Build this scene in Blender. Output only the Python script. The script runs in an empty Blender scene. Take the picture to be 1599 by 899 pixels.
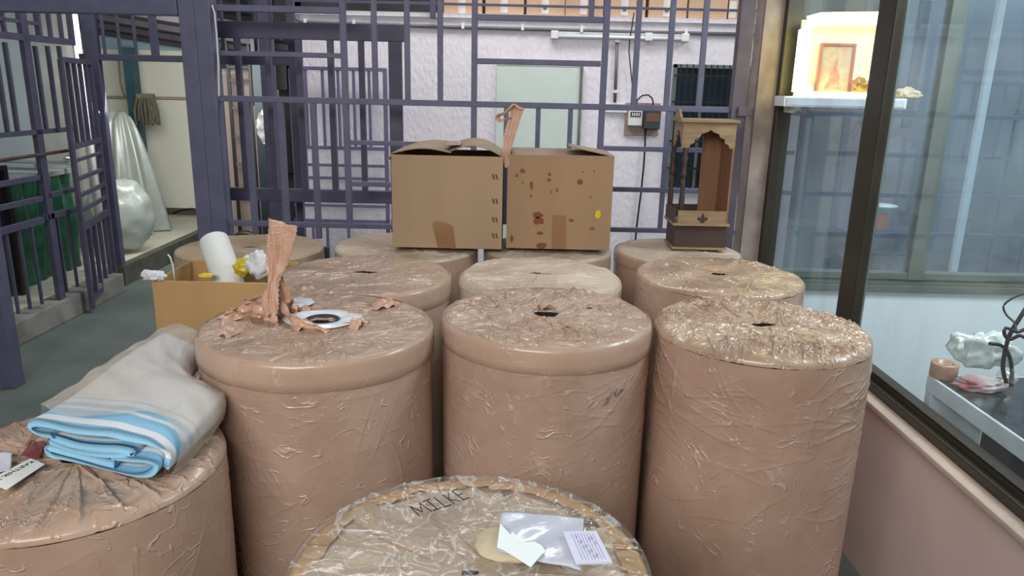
import bpy, bmesh, math, random
import numpy as np
from mathutils import Vector, Matrix

# ---------------------------------------------------------------- camera, light, exposure
SC = bpy.context.scene
C = SC.collection
F = 1155.0; IW = 1599.0; IH = 899.0
PITCH = math.radians(15.0); ROLL = math.radians(1.3); CZ = 1.6
_r = Vector((1, 0, 0)); _u = Vector((0, math.sin(PITCH), math.cos(PITCH))); _f = Vector((0, math.cos(PITCH), -math.sin(PITCH)))
CR = _r*math.cos(ROLL) + _u*math.sin(ROLL)
CU = _u*math.cos(ROLL) - _r*math.sin(ROLL)
cam_data = bpy.data.cameras.new('camera'); cam = bpy.data.objects.new('camera', cam_data); C.objects.link(cam)
M = Matrix((CR, CU, -_f)).transposed().to_4x4(); M.translation = Vector((0, 0, CZ)); cam.matrix_world = M
cam_data.sensor_width = 36.0; cam_data.lens = F/IW*36.0; cam_data.clip_start = 0.05
SC.camera = cam

world = bpy.data.worlds.new('world'); SC.world = world; world.use_nodes = True
bg = world.node_tree.nodes['Background']; bg.inputs[0].default_value = (0.86, 0.93, 1.0, 1); bg.inputs[1].default_value = 0.24

def area(name, loc, target, size, energy, col=(1, 1, 1), sy=None):
    l = bpy.data.lights.new(name, 'AREA'); l.energy = energy; l.color = col; l.size = size
    if sy: l.shape = 'RECTANGLE'; l.size_y = sy
    o = bpy.data.objects.new(name, l); C.objects.link(o); o.location = loc
    o.rotation_euler = (Vector(target)-Vector(loc)).to_track_quat('-Z', 'Y').to_euler()
    return o
area('rear_key_light', (-0.9, -1.35, 2.65), (0.2, 2.2, 0.75), 2.4, 112, (1.0, 0.975, 0.94), 1.1)  # added key lamp from behind the camera, its doorway unseen and assumed
area('yard_fill', (-0.3, 4.9, 4.6), (-0.3, 6.2, 0.8), 3.0, 105, (1.0, 0.97, 1.0), 1.0)  # added lamp brightening the stucco wall across the yard
area('right_yard_fill', (3.6, 4.75, 3.6), (3.2, 5.3, 0.8), 1.6, 90, (0.93, 0.97, 1.0), 0.8)  # lamp added to lift the view outside the far office window
area('left_yard_fill', (-2.7, 6.05, 1.75), (-3.6, 8.45, 1.1), 1.3, 34, (1.0, 0.99, 0.93), 0.8)  # lamp added under the roof, turned away from camera, to brighten the cream wall
area('side_yard_fill', (-3.6, 5.0, 3.1), (-3.9, 5.2, 0.6), 0.9, 9, (0.93, 0.97, 1.0), 1.6)  # weak lamp added for the wall behind the side grille
area('office_fill', (2.3, 2.2, 2.7), (2.2, 2.9, 0.0), 1.2, 80, (0.9, 0.97, 1.0))  # unseen lamp added to brighten the office wall

SC.view_settings.view_transform = 'Standard'; SC.view_settings.look = 'None'
SC.view_settings.exposure = 0.0; SC.view_settings.gamma = 1.0; SC.view_settings.use_curve_mapping = False

# ---------------------------------------------------------------- helpers
def ray(px, py):
    return CR*((px-IW/2)/F) + CU*((IH/2-py)/F) + _f
def atZ(px, py, z):
    v = ray(px, py); return v*((z-CZ)/v.z) + Vector((0, 0, CZ))
def atY(px, py, y):
    v = ray(px, py); return v*(y/v.y) + Vector((0, 0, CZ))
def atX(px, py, x):
    v = ray(px, py); return v*(x/v.x) + Vector((0, 0, CZ))

def S(c):
    return tuple(((v/255.0)/12.92 if v/255.0 <= 0.04045 else ((v/255.0+0.055)/1.055)**2.4) for v in c)

def new_mat(name):
    m = bpy.data.materials.new(name); m.use_nodes = True
    return m, m.node_tree.nodes, m.node_tree.links, m.node_tree.nodes['Principled BSDF']

def mat(name, rgb, rough=0.6, metal=0.0, var=0.12, scale=6.0, bump=0.0, bscale=40.0, coat=0.0, rgb2=None, stretch=(1, 1, 1), emis=None, detail=6.0):
    m, N, L, b = new_mat(name)
    c = S(rgb); c2 = S(rgb2) if rgb2 else tuple(v*(1-var*2) for v in c)
    tc = N.new('ShaderNodeTexCoord'); mp = N.new('ShaderNodeMapping'); mp.inputs['Scale'].default_value = stretch
    L.new(tc.outputs['Object'], mp.inputs[0])
    n = N.new('ShaderNodeTexNoise'); n.inputs['Scale'].default_value = scale; n.inputs['Detail'].default_value = detail
    L.new(mp.outputs[0], n.inputs['Vector'])
    rp = N.new('ShaderNodeValToRGB'); rp.color_ramp.elements[0].position = 0.35; rp.color_ramp.elements[1].position = 0.65
    rp.color_ramp.elements[0].color = (*c2, 1); rp.color_ramp.elements[1].color = (*c, 1)
    L.new(n.outputs['Fac'], rp.inputs[0]); L.new(rp.outputs[0], b.inputs['Base Color'])
    b.inputs['Roughness'].default_value = rough; b.inputs['Metallic'].default_value = metal
    b.inputs['Coat Weight'].default_value = coat; b.inputs['Coat Roughness'].default_value = 0.25
    if emis:
        b.inputs['Emission Color'].default_value = (*S(emis[0]), 1); b.inputs['Emission Strength'].default_value = emis[1]
    if bump:
        n2 = N.new('ShaderNodeTexNoise'); n2.inputs['Scale'].default_value = bscale; n2.inputs['Detail'].default_value = 5
        L.new(mp.outputs[0], n2.inputs['Vector'])
        bp = N.new('ShaderNodeBump'); bp.inputs['Strength'].default_value = bump; bp.inputs['Distance'].default_value = 0.01
        L.new(n2.outputs['Fac'], bp.inputs['Height']); L.new(bp.outputs[0], b.inputs['Normal'])
    return m

def wrap_mat(name, rgb, rgb2, rough=0.42, coat=0.55, crease=0.5, vscale=10.0, lines=0.25, wscale=(1, 1, 1), spec=0.5, crate=0.022):
    """brown packing tape under stretch film: colour mottling, spiral overlaps, thin crease ridges"""
    m, N, L, b = new_mat(name)
    tc = N.new('ShaderNodeTexCoord'); mp = N.new('ShaderNodeMapping'); mp.inputs['Scale'].default_value = wscale
    L.new(tc.outputs['Object'], mp.inputs[0])
    n = N.new('ShaderNodeTexNoise'); n.inputs['Scale'].default_value = 3.0; n.inputs['Detail'].default_value = 8; n.inputs['Roughness'].default_value = 0.62
    L.new(mp.outputs[0], n.inputs['Vector'])
    rp = N.new('ShaderNodeValToRGB'); rp.color_ramp.elements[0].position = 0.36; rp.color_ramp.elements[1].position = 0.64
    rp.color_ramp.elements[0].color = (*S(rgb2), 1); rp.color_ramp.elements[1].color = (*S(rgb), 1)
    L.new(n.outputs['Fac'], rp.inputs[0])
    # distorted coordinates
    nd = N.new('ShaderNodeTexNoise'); nd.inputs['Scale'].default_value = 4.0; nd.inputs['Detail'].default_value = 3
    L.new(mp.outputs[0], nd.inputs['Vector'])
    mx = N.new('ShaderNodeVectorMath'); mx.operation = 'MULTIPLY_ADD'; mx.inputs[1].default_value = (0.22, 0.22, 0.22)
    L.new(nd.outputs['Color'], mx.inputs[0]); L.new(mp.outputs[0], mx.inputs[2])
    # film creases: long thin winding ridges from two stretched noise fields, only here and there
    def ridge(sc, rot, nsc, width):
        mm = N.new('ShaderNodeMapping'); mm.inputs['Scale'].default_value = sc; mm.inputs['Rotation'].default_value = rot; L.new(mx.outputs[0], mm.inputs[0])
        a_ = N.new('ShaderNodeTexNoise'); a_.inputs['Scale'].default_value = nsc; a_.inputs['Detail'].default_value = 1.5; a_.inputs['Distortion'].default_value = 0.4; L.new(mm.outputs[0], a_.inputs['Vector'])
        s_ = N.new('ShaderNodeMath'); s_.operation = 'SUBTRACT'; s_.inputs[1].default_value = 0.5; L.new(a_.outputs['Fac'], s_.inputs[0])
        b_ = N.new('ShaderNodeMath'); b_.operation = 'ABSOLUTE'; L.new(s_.outputs[0], b_.inputs[0])
        r_ = N.new('ShaderNodeMapRange'); r_.interpolation_type = 'SMOOTHSTEP'; r_.inputs[1].default_value = width; r_.inputs[2].default_value = 0.0; r_.inputs[3].default_value = 0.0; r_.inputs[4].default_value = 1.0
        L.new(b_.outputs[0], r_.inputs[0]); 
        nb = N.new('ShaderNodeTexNoise'); nb.inputs['Scale'].default_value = nsc*1.3; nb.inputs['Detail'].default_value = 2; L.new(a_.outputs['Color'], nb.inputs['Vector'])
        L.new(mp.outputs[0], nb.inputs['Vector'])
        rb = N.new('ShaderNodeValToRGB'); rb.color_ramp.elements[0].position = 0.50; rb.color_ramp.elements[1].position = 0.62; L.new(nb.outputs['Fac'], rb.inputs[0])
        q_ = N.new('ShaderNodeMath'); q_.operation = 'MULTIPLY'; L.new(r_.outputs[0], q_.inputs[0]); L.new(rb.outputs[0], q_.inputs[1]); return q_.outputs[0]
    ra = ridge((1, 1, 2.6), (0.15, 0.2, 0), vscale*0.9, crate); rb2 = ridge((1.5, 1.5, 0.9), (0.6, -0.4, 0.3), vscale*1.3, crate*0.8)
    mu = N.new('ShaderNodeMath'); mu.operation = 'MAXIMUM'; L.new(ra, mu.inputs[0]); L.new(rb2, mu.inputs[1])
    # stretched film streaks, running slightly inclined round the roll
    n3 = N.new('ShaderNodeTexNoise'); n3.inputs['Scale'].default_value = 26; n3.inputs['Detail'].default_value = 4
    m3 = N.new('ShaderNodeMapping'); m3.inputs['Scale'].default_value = (0.22, 0.22, 1.6); m3.inputs['Rotation'].default_value = (0.12, 0.08, 0)
    L.new(tc.outputs['Object'], m3.inputs[0]); L.new(m3.outputs[0], n3.inputs['Vector'])
    ad = N.new('ShaderNodeMath'); ad.operation = 'MULTIPLY_ADD'; ad.inputs[1].default_value = lines
    L.new(n3.outputs['Fac'], ad.inputs[0]); L.new(mu.outputs[0], ad.inputs[2])
    bp = N.new('ShaderNodeBump'); bp.inputs['Strength'].default_value = crease; bp.inputs['Distance'].default_value = 0.005
    L.new(ad.outputs[0], bp.inputs['Height']); L.new(bp.outputs[0], b.inputs['Normal']); L.new(bp.outputs[0], b.inputs['Coat Normal'])
    # creases paler: doubled film, plus specular highlight put into the colour
    mc = N.new('ShaderNodeMix'); mc.data_type = 'RGBA'
    mf = N.new('ShaderNodeMath'); mf.operation = 'MULTIPLY'; mf.inputs[1].default_value = 0.30
    L.new(mu.outputs[0], mf.inputs[0]); L.new(mf.outputs[0], mc.inputs[0])
    L.new(rp.outputs[0], mc.inputs[6]); mc.inputs[7].default_value = (*S((226, 205, 192)), 1)
    L.new(mc.outputs[2], b.inputs['Base Color'])
    b.inputs['Roughness'].default_value = rough; b.inputs['Coat Weight'].default_value = coat; b.inputs['Coat Roughness'].default_value = 0.13
    b.inputs['Specular IOR Level'].default_value = spec
    return m

def schlick(N, L, f0, k=1.0, pw=5.0):
    lw = N.new('ShaderNodeLayerWeight'); lw.inputs['Blend'].default_value = 0.5
    p = N.new('ShaderNodeMath'); p.operation = 'POWER'; p.inputs[1].default_value = pw; L.new(lw.outputs['Facing'], p.inputs[0])
    m = N.new('ShaderNodeMath'); m.operation = 'MULTIPLY_ADD'; m.inputs[1].default_value = k; m.inputs[2].default_value = f0; m.use_clamp = True
    L.new(p.outputs[0], m.inputs[0]); return m.outputs[0]
def film_mat(name, white=0.15, gloss=0.10, tint=(235, 240, 240), rough=0.12, scale=18.0, streak=0.35, k=0.6, crinkle=False):
    """clear or cloudy plastic film: mostly see-through, some milky scatter, a gloss coat"""
    m, N, L, b = new_mat(name); N.remove(b); out = N['Material Output']
    tr = N.new('ShaderNodeBsdfTransparent'); df = N.new('ShaderNodeBsdfDiffuse'); gl = N.new('ShaderNodeBsdfGlossy')
    df.inputs[0].default_value = (*S(tint), 1); gl.inputs['Roughness'].default_value = rough; gl.inputs[0].default_value = (1, 1, 1, 1)
    tc = N.new('ShaderNodeTexCoord'); n = N.new('ShaderNodeTexNoise'); n.inputs['Scale'].default_value = scale; n.inputs['Detail'].default_value = 6
    n.inputs['Distortion'].default_value = 1.2
    L.new(tc.outputs['Object'], n.inputs['Vector'])
    mr = N.new('ShaderNodeMapRange'); mr.inputs[1].default_value = 0.42; mr.inputs[2].default_value = 0.72; mr.inputs[3].default_value = white; mr.inputs[4].default_value = min(1, white+streak)
    if crinkle:
        n.inputs['Detail'].default_value = 2; sb_ = N.new('ShaderNodeMath'); sb_.operation = 'SUBTRACT'; sb_.inputs[1].default_value = 0.5; L.new(n.outputs['Fac'], sb_.inputs[0])
        ab_ = N.new('ShaderNodeMath'); ab_.operation = 'ABSOLUTE'; L.new(sb_.outputs[0], ab_.inputs[0]); mr.inputs[1].default_value = 0.03; mr.inputs[2].default_value = 0.0
        L.new(ab_.outputs[0], mr.inputs[0])
    else: L.new(n.outputs['Fac'], mr.inputs[0])
    a = N.new('ShaderNodeMixShader'); L.new(mr.outputs[0], a.inputs[0]); L.new(tr.outputs[0], a.inputs[1]); L.new(df.outputs[0], a.inputs[2])
    g = N.new('ShaderNodeMixShader'); L.new(schlick(N, L, gloss, k), g.inputs[0]); L.new(a.outputs[0], g.inputs[1]); L.new(gl.outputs[0], g.inputs[2])
    bp = N.new('ShaderNodeBump'); bp.inputs['Strength'].default_value = 0.35; bp.inputs['Distance'].default_value = 0.01
    L.new(n.outputs['Fac'], bp.inputs['Height']); L.new(bp.outputs[0], gl.inputs['Normal'])
    L.new(g.outputs[0], out.inputs[0])
    return m

def link(o, parent=None):
    C.objects.link(o)
    if parent: o.parent = parent
    return o
def mesh_obj(name, verts, faces, m, parent=None, smooth=False):
    me = bpy.data.meshes.new(name); me.from_pydata([tuple(v) for v in verts], [], faces)
    if m: me.materials.append(m)
    if smooth: me.polygons.foreach_set('use_smooth', [True]*len(me.polygons))
    me.update(); return link(bpy.data.objects.new(name, me), parent)
def grid_obj(name, P, m, parent=None, closed_u=False, smooth=True, cap=False):
    """P: array [rows, cols, 3]; closed_u closes around cols"""
    nr, nc = P.shape[:2]; idx = np.arange(nr*nc).reshape(nr, nc)
    a = idx[:-1, :]; b = idx[1:, :]
    if closed_u:
        a2 = np.roll(a, -1, 1); b2 = np.roll(b, -1, 1); f = np.stack([a, a2, b2, b], -1).reshape(-1, 4)
    else:
        f = np.stack([a[:, :-1], a[:, 1:], b[:, 1:], b[:, :-1]], -1).reshape(-1, 4)
    me = bpy.data.meshes.new(name); v = P.reshape(-1, 3)
    me.vertices.add(len(v)); me.vertices.foreach_set('co', v.astype(np.float32).ravel())
    me.loops.add(f.size); me.loops.foreach_set('vertex_index', f.astype(np.int32).ravel())
    me.polygons.add(len(f)); me.polygons.foreach_set('loop_start', np.arange(0, f.size, 4, dtype=np.int32))
    me.polygons.foreach_set('loop_total', np.full(len(f), 4, dtype=np.int32))
    if smooth: me.polygons.foreach_set('use_smooth', np.ones(len(f), dtype=bool))
    me.update(calc_edges=True); me.validate()
    if m: me.materials.append(m)
    return link(bpy.data.objects.new(name, me), parent)

class MB:
    def __init__(s): s.bm = bmesh.new()
    def box(s, x0, x1, y0, y1, z0, z1, bev=0.0, mtx=None):
        g = bmesh.ops.create_cube(s.bm, size=1.0)['verts']
        for v in g:
            v.co = Vector(((x0+x1)/2+v.co.x*(x1-x0), (y0+y1)/2+v.co.y*(y1-y0), (z0+z1)/2+v.co.z*(z1-z0)))
        if bev:
            es = list({e for v in g for e in v.link_edges})
            r = bmesh.ops.bevel(s.bm, geom=es, offset=bev, segments=2, affect='EDGES', profile=0.6)
            g = list({v for f in r['faces'] for v in f.verts} | {v for v in g if v.is_valid})
        if mtx:
            for v in g: v.co = mtx @ v.co
        return s
    def bar(s, a, b, w, d=None, bev=0.0, up=None):
        a = Vector(a); b = Vector(b); d = d or w; L_ = (b-a).length; z = (b-a).normalized()
        ref = Vector(up) if up else (Vector((0, 1, 0)) if abs(z.y) < 0.9 else Vector((0, 0, 1)))
        x = ref.cross(z).normalized(); y = z.cross(x)
        m4 = Matrix((x, y, z)).transposed().to_4x4(); m4.translation = (a+b)/2
        return s.box(-w/2, w/2, -d/2, d/2, -L_/2, L_/2, bev, m4)
    def tube(s, pts, r, n=8, caps=True):
        pts = [Vector(p) for p in pts]; rings = []
        for i, p in enumerate(pts):
            t = (pts[min(i+1, len(pts)-1)]-pts[max(i-1, 0)]).normalized()
            ref = Vector((0, 0, 1)) if abs(t.z) < 0.95 else Vector((1, 0, 0))
            x = t.cross(ref).normalized(); y = t.cross(x); rr = r[i] if hasattr(r, '__len__') else r
            rings.append([s.bm.verts.new(p + x*math.cos(2*math.pi*k/n)*rr + y*math.sin(2*math.pi*k/n)*rr) for k in range(n)])
        for i in range(len(rings)-1):
            for k in range(n): s.bm.faces.new((rings[i][k], rings[i][(k+1) % n], rings[i+1][(k+1) % n], rings[i+1][k]))
        if caps: s.bm.faces.new(rings[0][::-1]); s.bm.faces.new(rings[-1])
        return s
    def lathe(s, prof, n=32, c=(0, 0, 0)):
        rings = []
        for r, z in prof: rings.append([s.bm.verts.new((c[0]+r*math.cos(2*math.pi*k/n), c[1]+r*math.sin(2*math.pi*k/n), c[2]+z)) for k in range(n)])
        for i in range(len(rings)-1):
            for k in range(n): s.bm.faces.new((rings[i][k], rings[i][(k+1) % n], rings[i+1][(k+1) % n], rings[i+1][k]))
        if prof[0][0] > 1e-5: s.bm.faces.new(rings[0][::-1])
        if prof[-1][0] > 1e-5: s.bm.faces.new(rings[-1])
        return s
    def prism(s, pts, fn, depth):
        """2D outline pts -> fn(u, v, w) world, w in 0..depth"""
        a = [s.bm.verts.new(fn(u, v, 0)) for u, v in pts]; b = [s.bm.verts.new(fn(u, v, depth)) for u, v in pts]
        s.bm.faces.new(a); s.bm.faces.new(b[::-1])
        for i in range(len(pts)):
            j = (i+1) % len(pts); s.bm.faces.new((a[j], a[i], b[i], b[j]))
        return s
    def build(s, name, m, parent=None, smooth=False):
        bmesh.ops.recalc_face_normals(s.bm, faces=s.bm.faces)
        me = bpy.data.meshes.new(name); s.bm.to_mesh(me); s.bm.free()
        if m: me.materials.append(m)
        if smooth: me.polygons.foreach_set('use_smooth', [True]*len(me.polygons))
        return link(bpy.data.objects.new(name, me), parent)

def tag(o, label, cat, group=None, kind=None):
    o['label'] = label; o['category'] = cat
    if group: o['group'] = group
    if kind: o['kind'] = kind
    return o
def thing(name, label, cat, loc=(0, 0, 0), group=None):
    o = bpy.data.objects.new(name, None); C.objects.link(o); o.location = loc; o.empty_display_size = 0.05
    return tag(o, label, cat, group)
def struct(o, label=None, cat=None):
    o['kind'] = 'structure'
    if label: o['label'] = label
    if cat: o['category'] = cat
    return o
def reloc(o, base):
    """parented mesh written in world coordinates -> local to an Empty at base"""
    o.data.transform(Matrix.Translation(-Vector(base))); return o

def sstep(x): x = np.clip(x, 0, 1); return x*x*(3-2*x)
def vnoise(U, V, seed, f):
    """smooth value noise"""
    rs = np.random.RandomState(seed); G = rs.rand(64, 64); u = U*f+100; v = V*f+100
    iu = np.floor(u).astype(int); iv = np.floor(v).astype(int); fu = sstep(u-iu); fv = sstep(v-iv)
    g = lambda a, b: G[a % 64, b % 64]
    return (g(iu, iv)*(1-fu)+g(iu+1, iv)*fu)*(1-fv)+(g(iu, iv+1)*(1-fu)+g(iu+1, iv+1)*fu)*fv - 0.5
def fbm(U, V, seed, f, o=4):
    return sum(vnoise(U, V, seed+i*7, f*2**i)/2**i for i in range(o))
def creases(U, V, rs, n, cu, cv, lmin, lmax, amp, w, ang=None, step=0.6):
    """sum of fold lines: a sharp ridge with a soft flank on one side"""
    H = np.zeros_like(U)
    for i in range(n):
        u0, v0 = cu(i), cv(i); a = ang(u0, v0) if ang else rs.rand()*math.pi
        L_ = rs.uniform(lmin, lmax); k = rs.uniform(-2.0, 2.0); A = amp*rs.uniform(0.3, 1.0)
        du = U-u0; dv = V-v0
        s = du*math.cos(a)+dv*math.sin(a); d = -du*math.sin(a)+dv*math.cos(a)+k*s*s
        tp = np.clip(1-(s/L_)**2, 0, 1)
        w1 = w*rs.uniform(0.5, 1.0); w2 = w1*rs.uniform(2, 7)
        H += A*tp*np.where(d < 0, np.exp(d/w1), np.exp(-d/w2)*(1-step)+step*np.exp(-d/w1))
    return H

def facets(U, V, rs, n, cu, cv, lmin, lmax, amp, w, ang=None):
    """crumpled sheet: triangular folds with flat flanks and sharp crests"""
    H = np.zeros_like(U)
    for i in range(n):
        u0, v0 = cu(i), cv(i); a = ang(u0, v0) if ang else rs.rand()*math.pi
        L_ = rs.uniform(lmin, lmax); k = rs.uniform(-1.0, 1.0); A = amp*rs.uniform(0.3, 1.0)*rs.choice([1, -0.6])
        du = U-u0; dv = V-v0; s = du*math.cos(a)+dv*math.sin(a); d = -du*math.sin(a)+dv*math.cos(a)+k*s*s
        wa = w*rs.uniform(0.25, 1.0); wb = w*rs.uniform(0.6, 1.6)
        H += A*np.clip(1-np.abs(s)/L_, 0, 1)*np.clip(np.where(d < 0, 1+d/wa, 1-d/wb), 0, 1)
    return H

# ---------------------------------------------------------------- materials
M_tape = wrap_mat('brown_tape_wrap', (188, 159, 142), (166, 136, 118))
M_tape2 = wrap_mat('brown_tape_wrap_rosy', (188, 157, 139), (164, 132, 113))
M_tapetop = wrap_mat('brown_tape_folded', (190, 163, 142), (156, 126, 104), rough=0.45, coat=0.45, crease=0.7, vscale=14, lines=0.1, crate=0.03)
M_tapetop2 = wrap_mat('brown_tape_folded_tan', (196, 168, 142), (142, 112, 88), rough=0.4, coat=0.6, crease=0.8, vscale=16, lines=0.1, crate=0.03)
M_band = wrap_mat('brown_tape_band', (190, 161, 141), (174, 145, 124), rough=0.36, coat=0.4, crease=0.25, vscale=11, lines=0.12)
M_dust = wrap_mat('dusty_tape_top', (208, 192, 172), (172, 148, 126), rough=0.55, coat=0.15, crease=0.5, vscale=14, lines=0.1)
M_whitewrap = wrap_mat('white_film_wrap', (214, 208, 192), (180, 166, 142), rough=0.25, coat=0.7, crease=0.6, vscale=9, lines=0.5)
M_kraft = wrap_mat('kraft_paper_cover', (186, 166, 138), (166, 144, 116), rough=0.8, coat=0.0, crease=0.3, vscale=5, lines=0.15)
M_kraftF = wrap_mat('kraft_disc_paper', (182, 164, 142), (160, 140, 118), rough=0.6, coat=0.2, crease=0.25, vscale=6, lines=0.2)
M_ribbon = wrap_mat('torn_tape_ribbon', (212, 172, 148), (190, 148, 122), rough=0.35, coat=0.3, crease=0.5, vscale=14)
M_card = mat('cardboard', (172, 144, 114), 0.85, var=0.07, scale=3, bump=0.12, bscale=60, stretch=(1, 1, 0.15))
M_card2 = mat('cardboard_stained', (166, 134, 102), 0.85, var=0.08, scale=3, bump=0.12, bscale=60, stretch=(1, 1, 0.15))
M_cardtop = mat('cardboard_flap', (166, 144, 122), 0.9, var=0.1, scale=5, bump=0.1)
M_cardglossy = mat('taped_cardboard', (204, 164, 112), 0.4, var=0.1, scale=3, bump=0.2, bscale=12, coat=0.3, stretch=(1, 1, 0.2))
M_cardin = mat('cardboard_inside', (150, 108, 78), 0.9, var=0.1)
M_packtape = mat('brown_packing_tape', (150, 108, 72), 0.3, var=0.08, coat=0.5, bump=0.2, bscale=25)
M_purple = mat('purple_grey_paint', (98, 98, 124), 0.5, var=0.08, scale=10, bump=0.05)
M_purple2 = mat('dull_purple_paint', (84, 82, 104), 0.55, var=0.1, scale=10)
M_purpdark = mat('dusty_dark_purple_paint', (98, 88, 100), 0.7, var=0.15, scale=8)
M_stucco = mat('lilac_white_stucco', (236, 229, 234), 0.9, var=0.03, scale=3, bump=0.9, bscale=24, stretch=(1.6, 1.6, 0.8))
M_cream = mat('cream_wall_paint', (228, 228, 214), 0.85, var=0.04, scale=1.5, bump=0.1)
M_teal = mat('pale_teal_wall_paint', (150, 178, 186), 0.85, var=0.05)
M_tealpole = mat('teal_pole_paint', (46, 84, 96), 0.5, var=0.12)
M_floor = mat('grey_green_kota_floor', (112, 122, 116), 0.55, var=0.12, scale=2.5, bump=0.06)
M_platform = mat('cream_paving', (206, 204, 186), 0.7, var=0.08, scale=4)
M_kerb = mat('mossy_kerb', (92, 94, 82), 0.9, var=0.2, scale=6, bump=0.4, bscale=20)
M_kerbl = mat('worn_whitish_kerb', (150, 150, 142), 0.9, var=0.2, scale=6, bump=0.4, bscale=20)
M_dark = mat('dark_steel_sheet', (44, 42, 50), 0.7, var=0.2, stretch=(8, 1, 1))
M_pink = mat('pinkish_tile_paint', (210, 186, 183), 0.5, var=0.04, scale=3)
M_sill = mat('dusty_stone_sill', (190, 172, 156), 0.7, var=0.12, scale=6, bump=0.15)
M_alu = mat('dark_bronze_aluminium', (62, 58, 50), 0.4, metal=0.3, var=0.1)
M_alu2 = mat('grey_green_aluminium', (112, 122, 116), 0.45, metal=0.2, var=0.1)
M_officewall = mat('white_office_paint', (222, 232, 236), 0.7, var=0.02)
M_blk = mat('black_plastic', (30, 30, 32), 0.4, var=0.1)
M_white = mat('white_plastic', (232, 232, 230), 0.4, var=0.03)
M_grey = mat('grey_conduit', (108, 108, 112), 0.5, var=0.08)
M_chrome = mat('chrome', (220, 220, 220), 0.12, metal=1.0, var=0.02)
M_green = mat('green_tarpaulin', (30, 96, 70), 0.4, var=0.25, scale=9, bump=0.8, bscale=9, coat=0.3)
M_wood = mat('ochre_wood', (162, 134, 100), 0.55, var=0.15, scale=8, stretch=(1, 1, 6))
M_woodred = mat('reddish_plywood', (146, 104, 78), 0.45, var=0.12, scale=6, stretch=(6, 6, 0.6))
M_wooddark = mat('dark_brown_wood', (72, 54, 46), 0.6, var=0.12, scale=6)
M_core = mat('dark_core', (30, 25, 23), 0.8, var=0.1)
M_film = film_mat('clear_stretch_film', 0.03, 0.04, streak=0.32, scale=11, rough=0.14, crinkle=True)
M_cloud = film_mat('cloudy_plastic_bag', 0.38, 0.03, tint=(208, 198, 186), rough=0.42, k=0.15, streak=0.25, scale=7)
M_clear = film_mat('thin_clear_bag', 0.10, 0.10, tint=(225, 225, 220), rough=0.15, streak=0.4, scale=10)
M_sheet = film_mat('translucent_dust_sheet', 0.7, 0.06, tint=(176, 184, 178), rough=0.25, streak=0.2, scale=4)

def glass_mat(name, tint=(0.96, 0.99, 1.0), gl=0.03, haze=0.035):
    m, N, L, b = new_mat(name); N.remove(b); out = N['Material Output']
    tr = N.new('ShaderNodeBsdfTransparent'); tr.inputs[0].default_value = (*tint, 1)
    g = N.new('ShaderNodeBsdfGlossy'); g.inputs['Roughness'].default_value = 0.01
    d = N.new('ShaderNodeBsdfDiffuse'); d.inputs[0].default_value = (*S((190, 205, 212)), 1)
    tc = N.new('ShaderNodeTexCoord'); mp = N.new('ShaderNodeMapping'); mp.inputs['Scale'].default_value = (1, 3, 0.6); L.new(tc.outputs['Object'], mp.inputs[0])
    n = N.new('ShaderNodeTexNoise'); n.inputs['Scale'].default_value = 3; n.inputs['Detail'].default_value = 5; L.new(mp.outputs[0], n.inputs['Vector'])
    mr = N.new('ShaderNodeMapRange'); mr.inputs[1].default_value = 0.4; mr.inputs[2].default_value = 0.75; mr.inputs[3].default_value = haze*0.5; mr.inputs[4].default_value = haze*2  # haze: pale layer mixed in to brighten what shows through the pane
    L.new(n.outputs['Fac'], mr.inputs[0])
    a = N.new('ShaderNodeMixShader'); L.new(mr.outputs[0], a.inputs[0]); L.new(tr.outputs[0], a.inputs[1]); L.new(d.outputs[0], a.inputs[2])
    mx = N.new('ShaderNodeMixShader'); L.new(schlick(N, L, gl, 0.7), mx.inputs[0]); L.new(a.outputs[0], mx.inputs[1]); L.new(g.outputs[0], mx.inputs[2])
    L.new(mx.outputs[0], out.inputs[0]); return m
M_glass = glass_mat('hazy_window_glass')
M_glass2 = glass_mat('far_window_glass', (0.82, 0.88, 0.92), 0.05, 0.10)

GX = 1.2      # right-hand wall plane
GY = 3.7      # entrance grille plane
WY = 6.4      # stucco wall across the yard

# ---------------------------------------------------------------- the setting
def sbox(name, x0, x1, y0, y1, z0, z1, m, label=None, cat=None, bev=0):
    return struct(MB().box(x0, x1, y0, y1, z0, z1, bev).build(name, m), label, cat)
sbox('wall_rear_blocker', -6.5, 4.4, -1.6, -1.5, 0.0, 2.2, mat('grey_rear_blocker', (120, 108, 100), 0.8, var=0.1))  # unseen wall added to cut low ambient light from behind the camera
sbox('floor', -6.5, 5, -1.5, 9.0, -0.1, 0.0, M_floor)
sbox('floor_yard_platform', -6.5, -3.2, 3.95, 8.45, 0.0, 0.12, M_platform)
sbox('trim_1', -3.2, -3.12, 5.76, 8.45, 0.0, 0.16, M_kerb)
sbox('trim_2', -3.2, -3.04, 3.9, 5.60, 0.0, 0.15, M_kerbl, bev=0.01)
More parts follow.
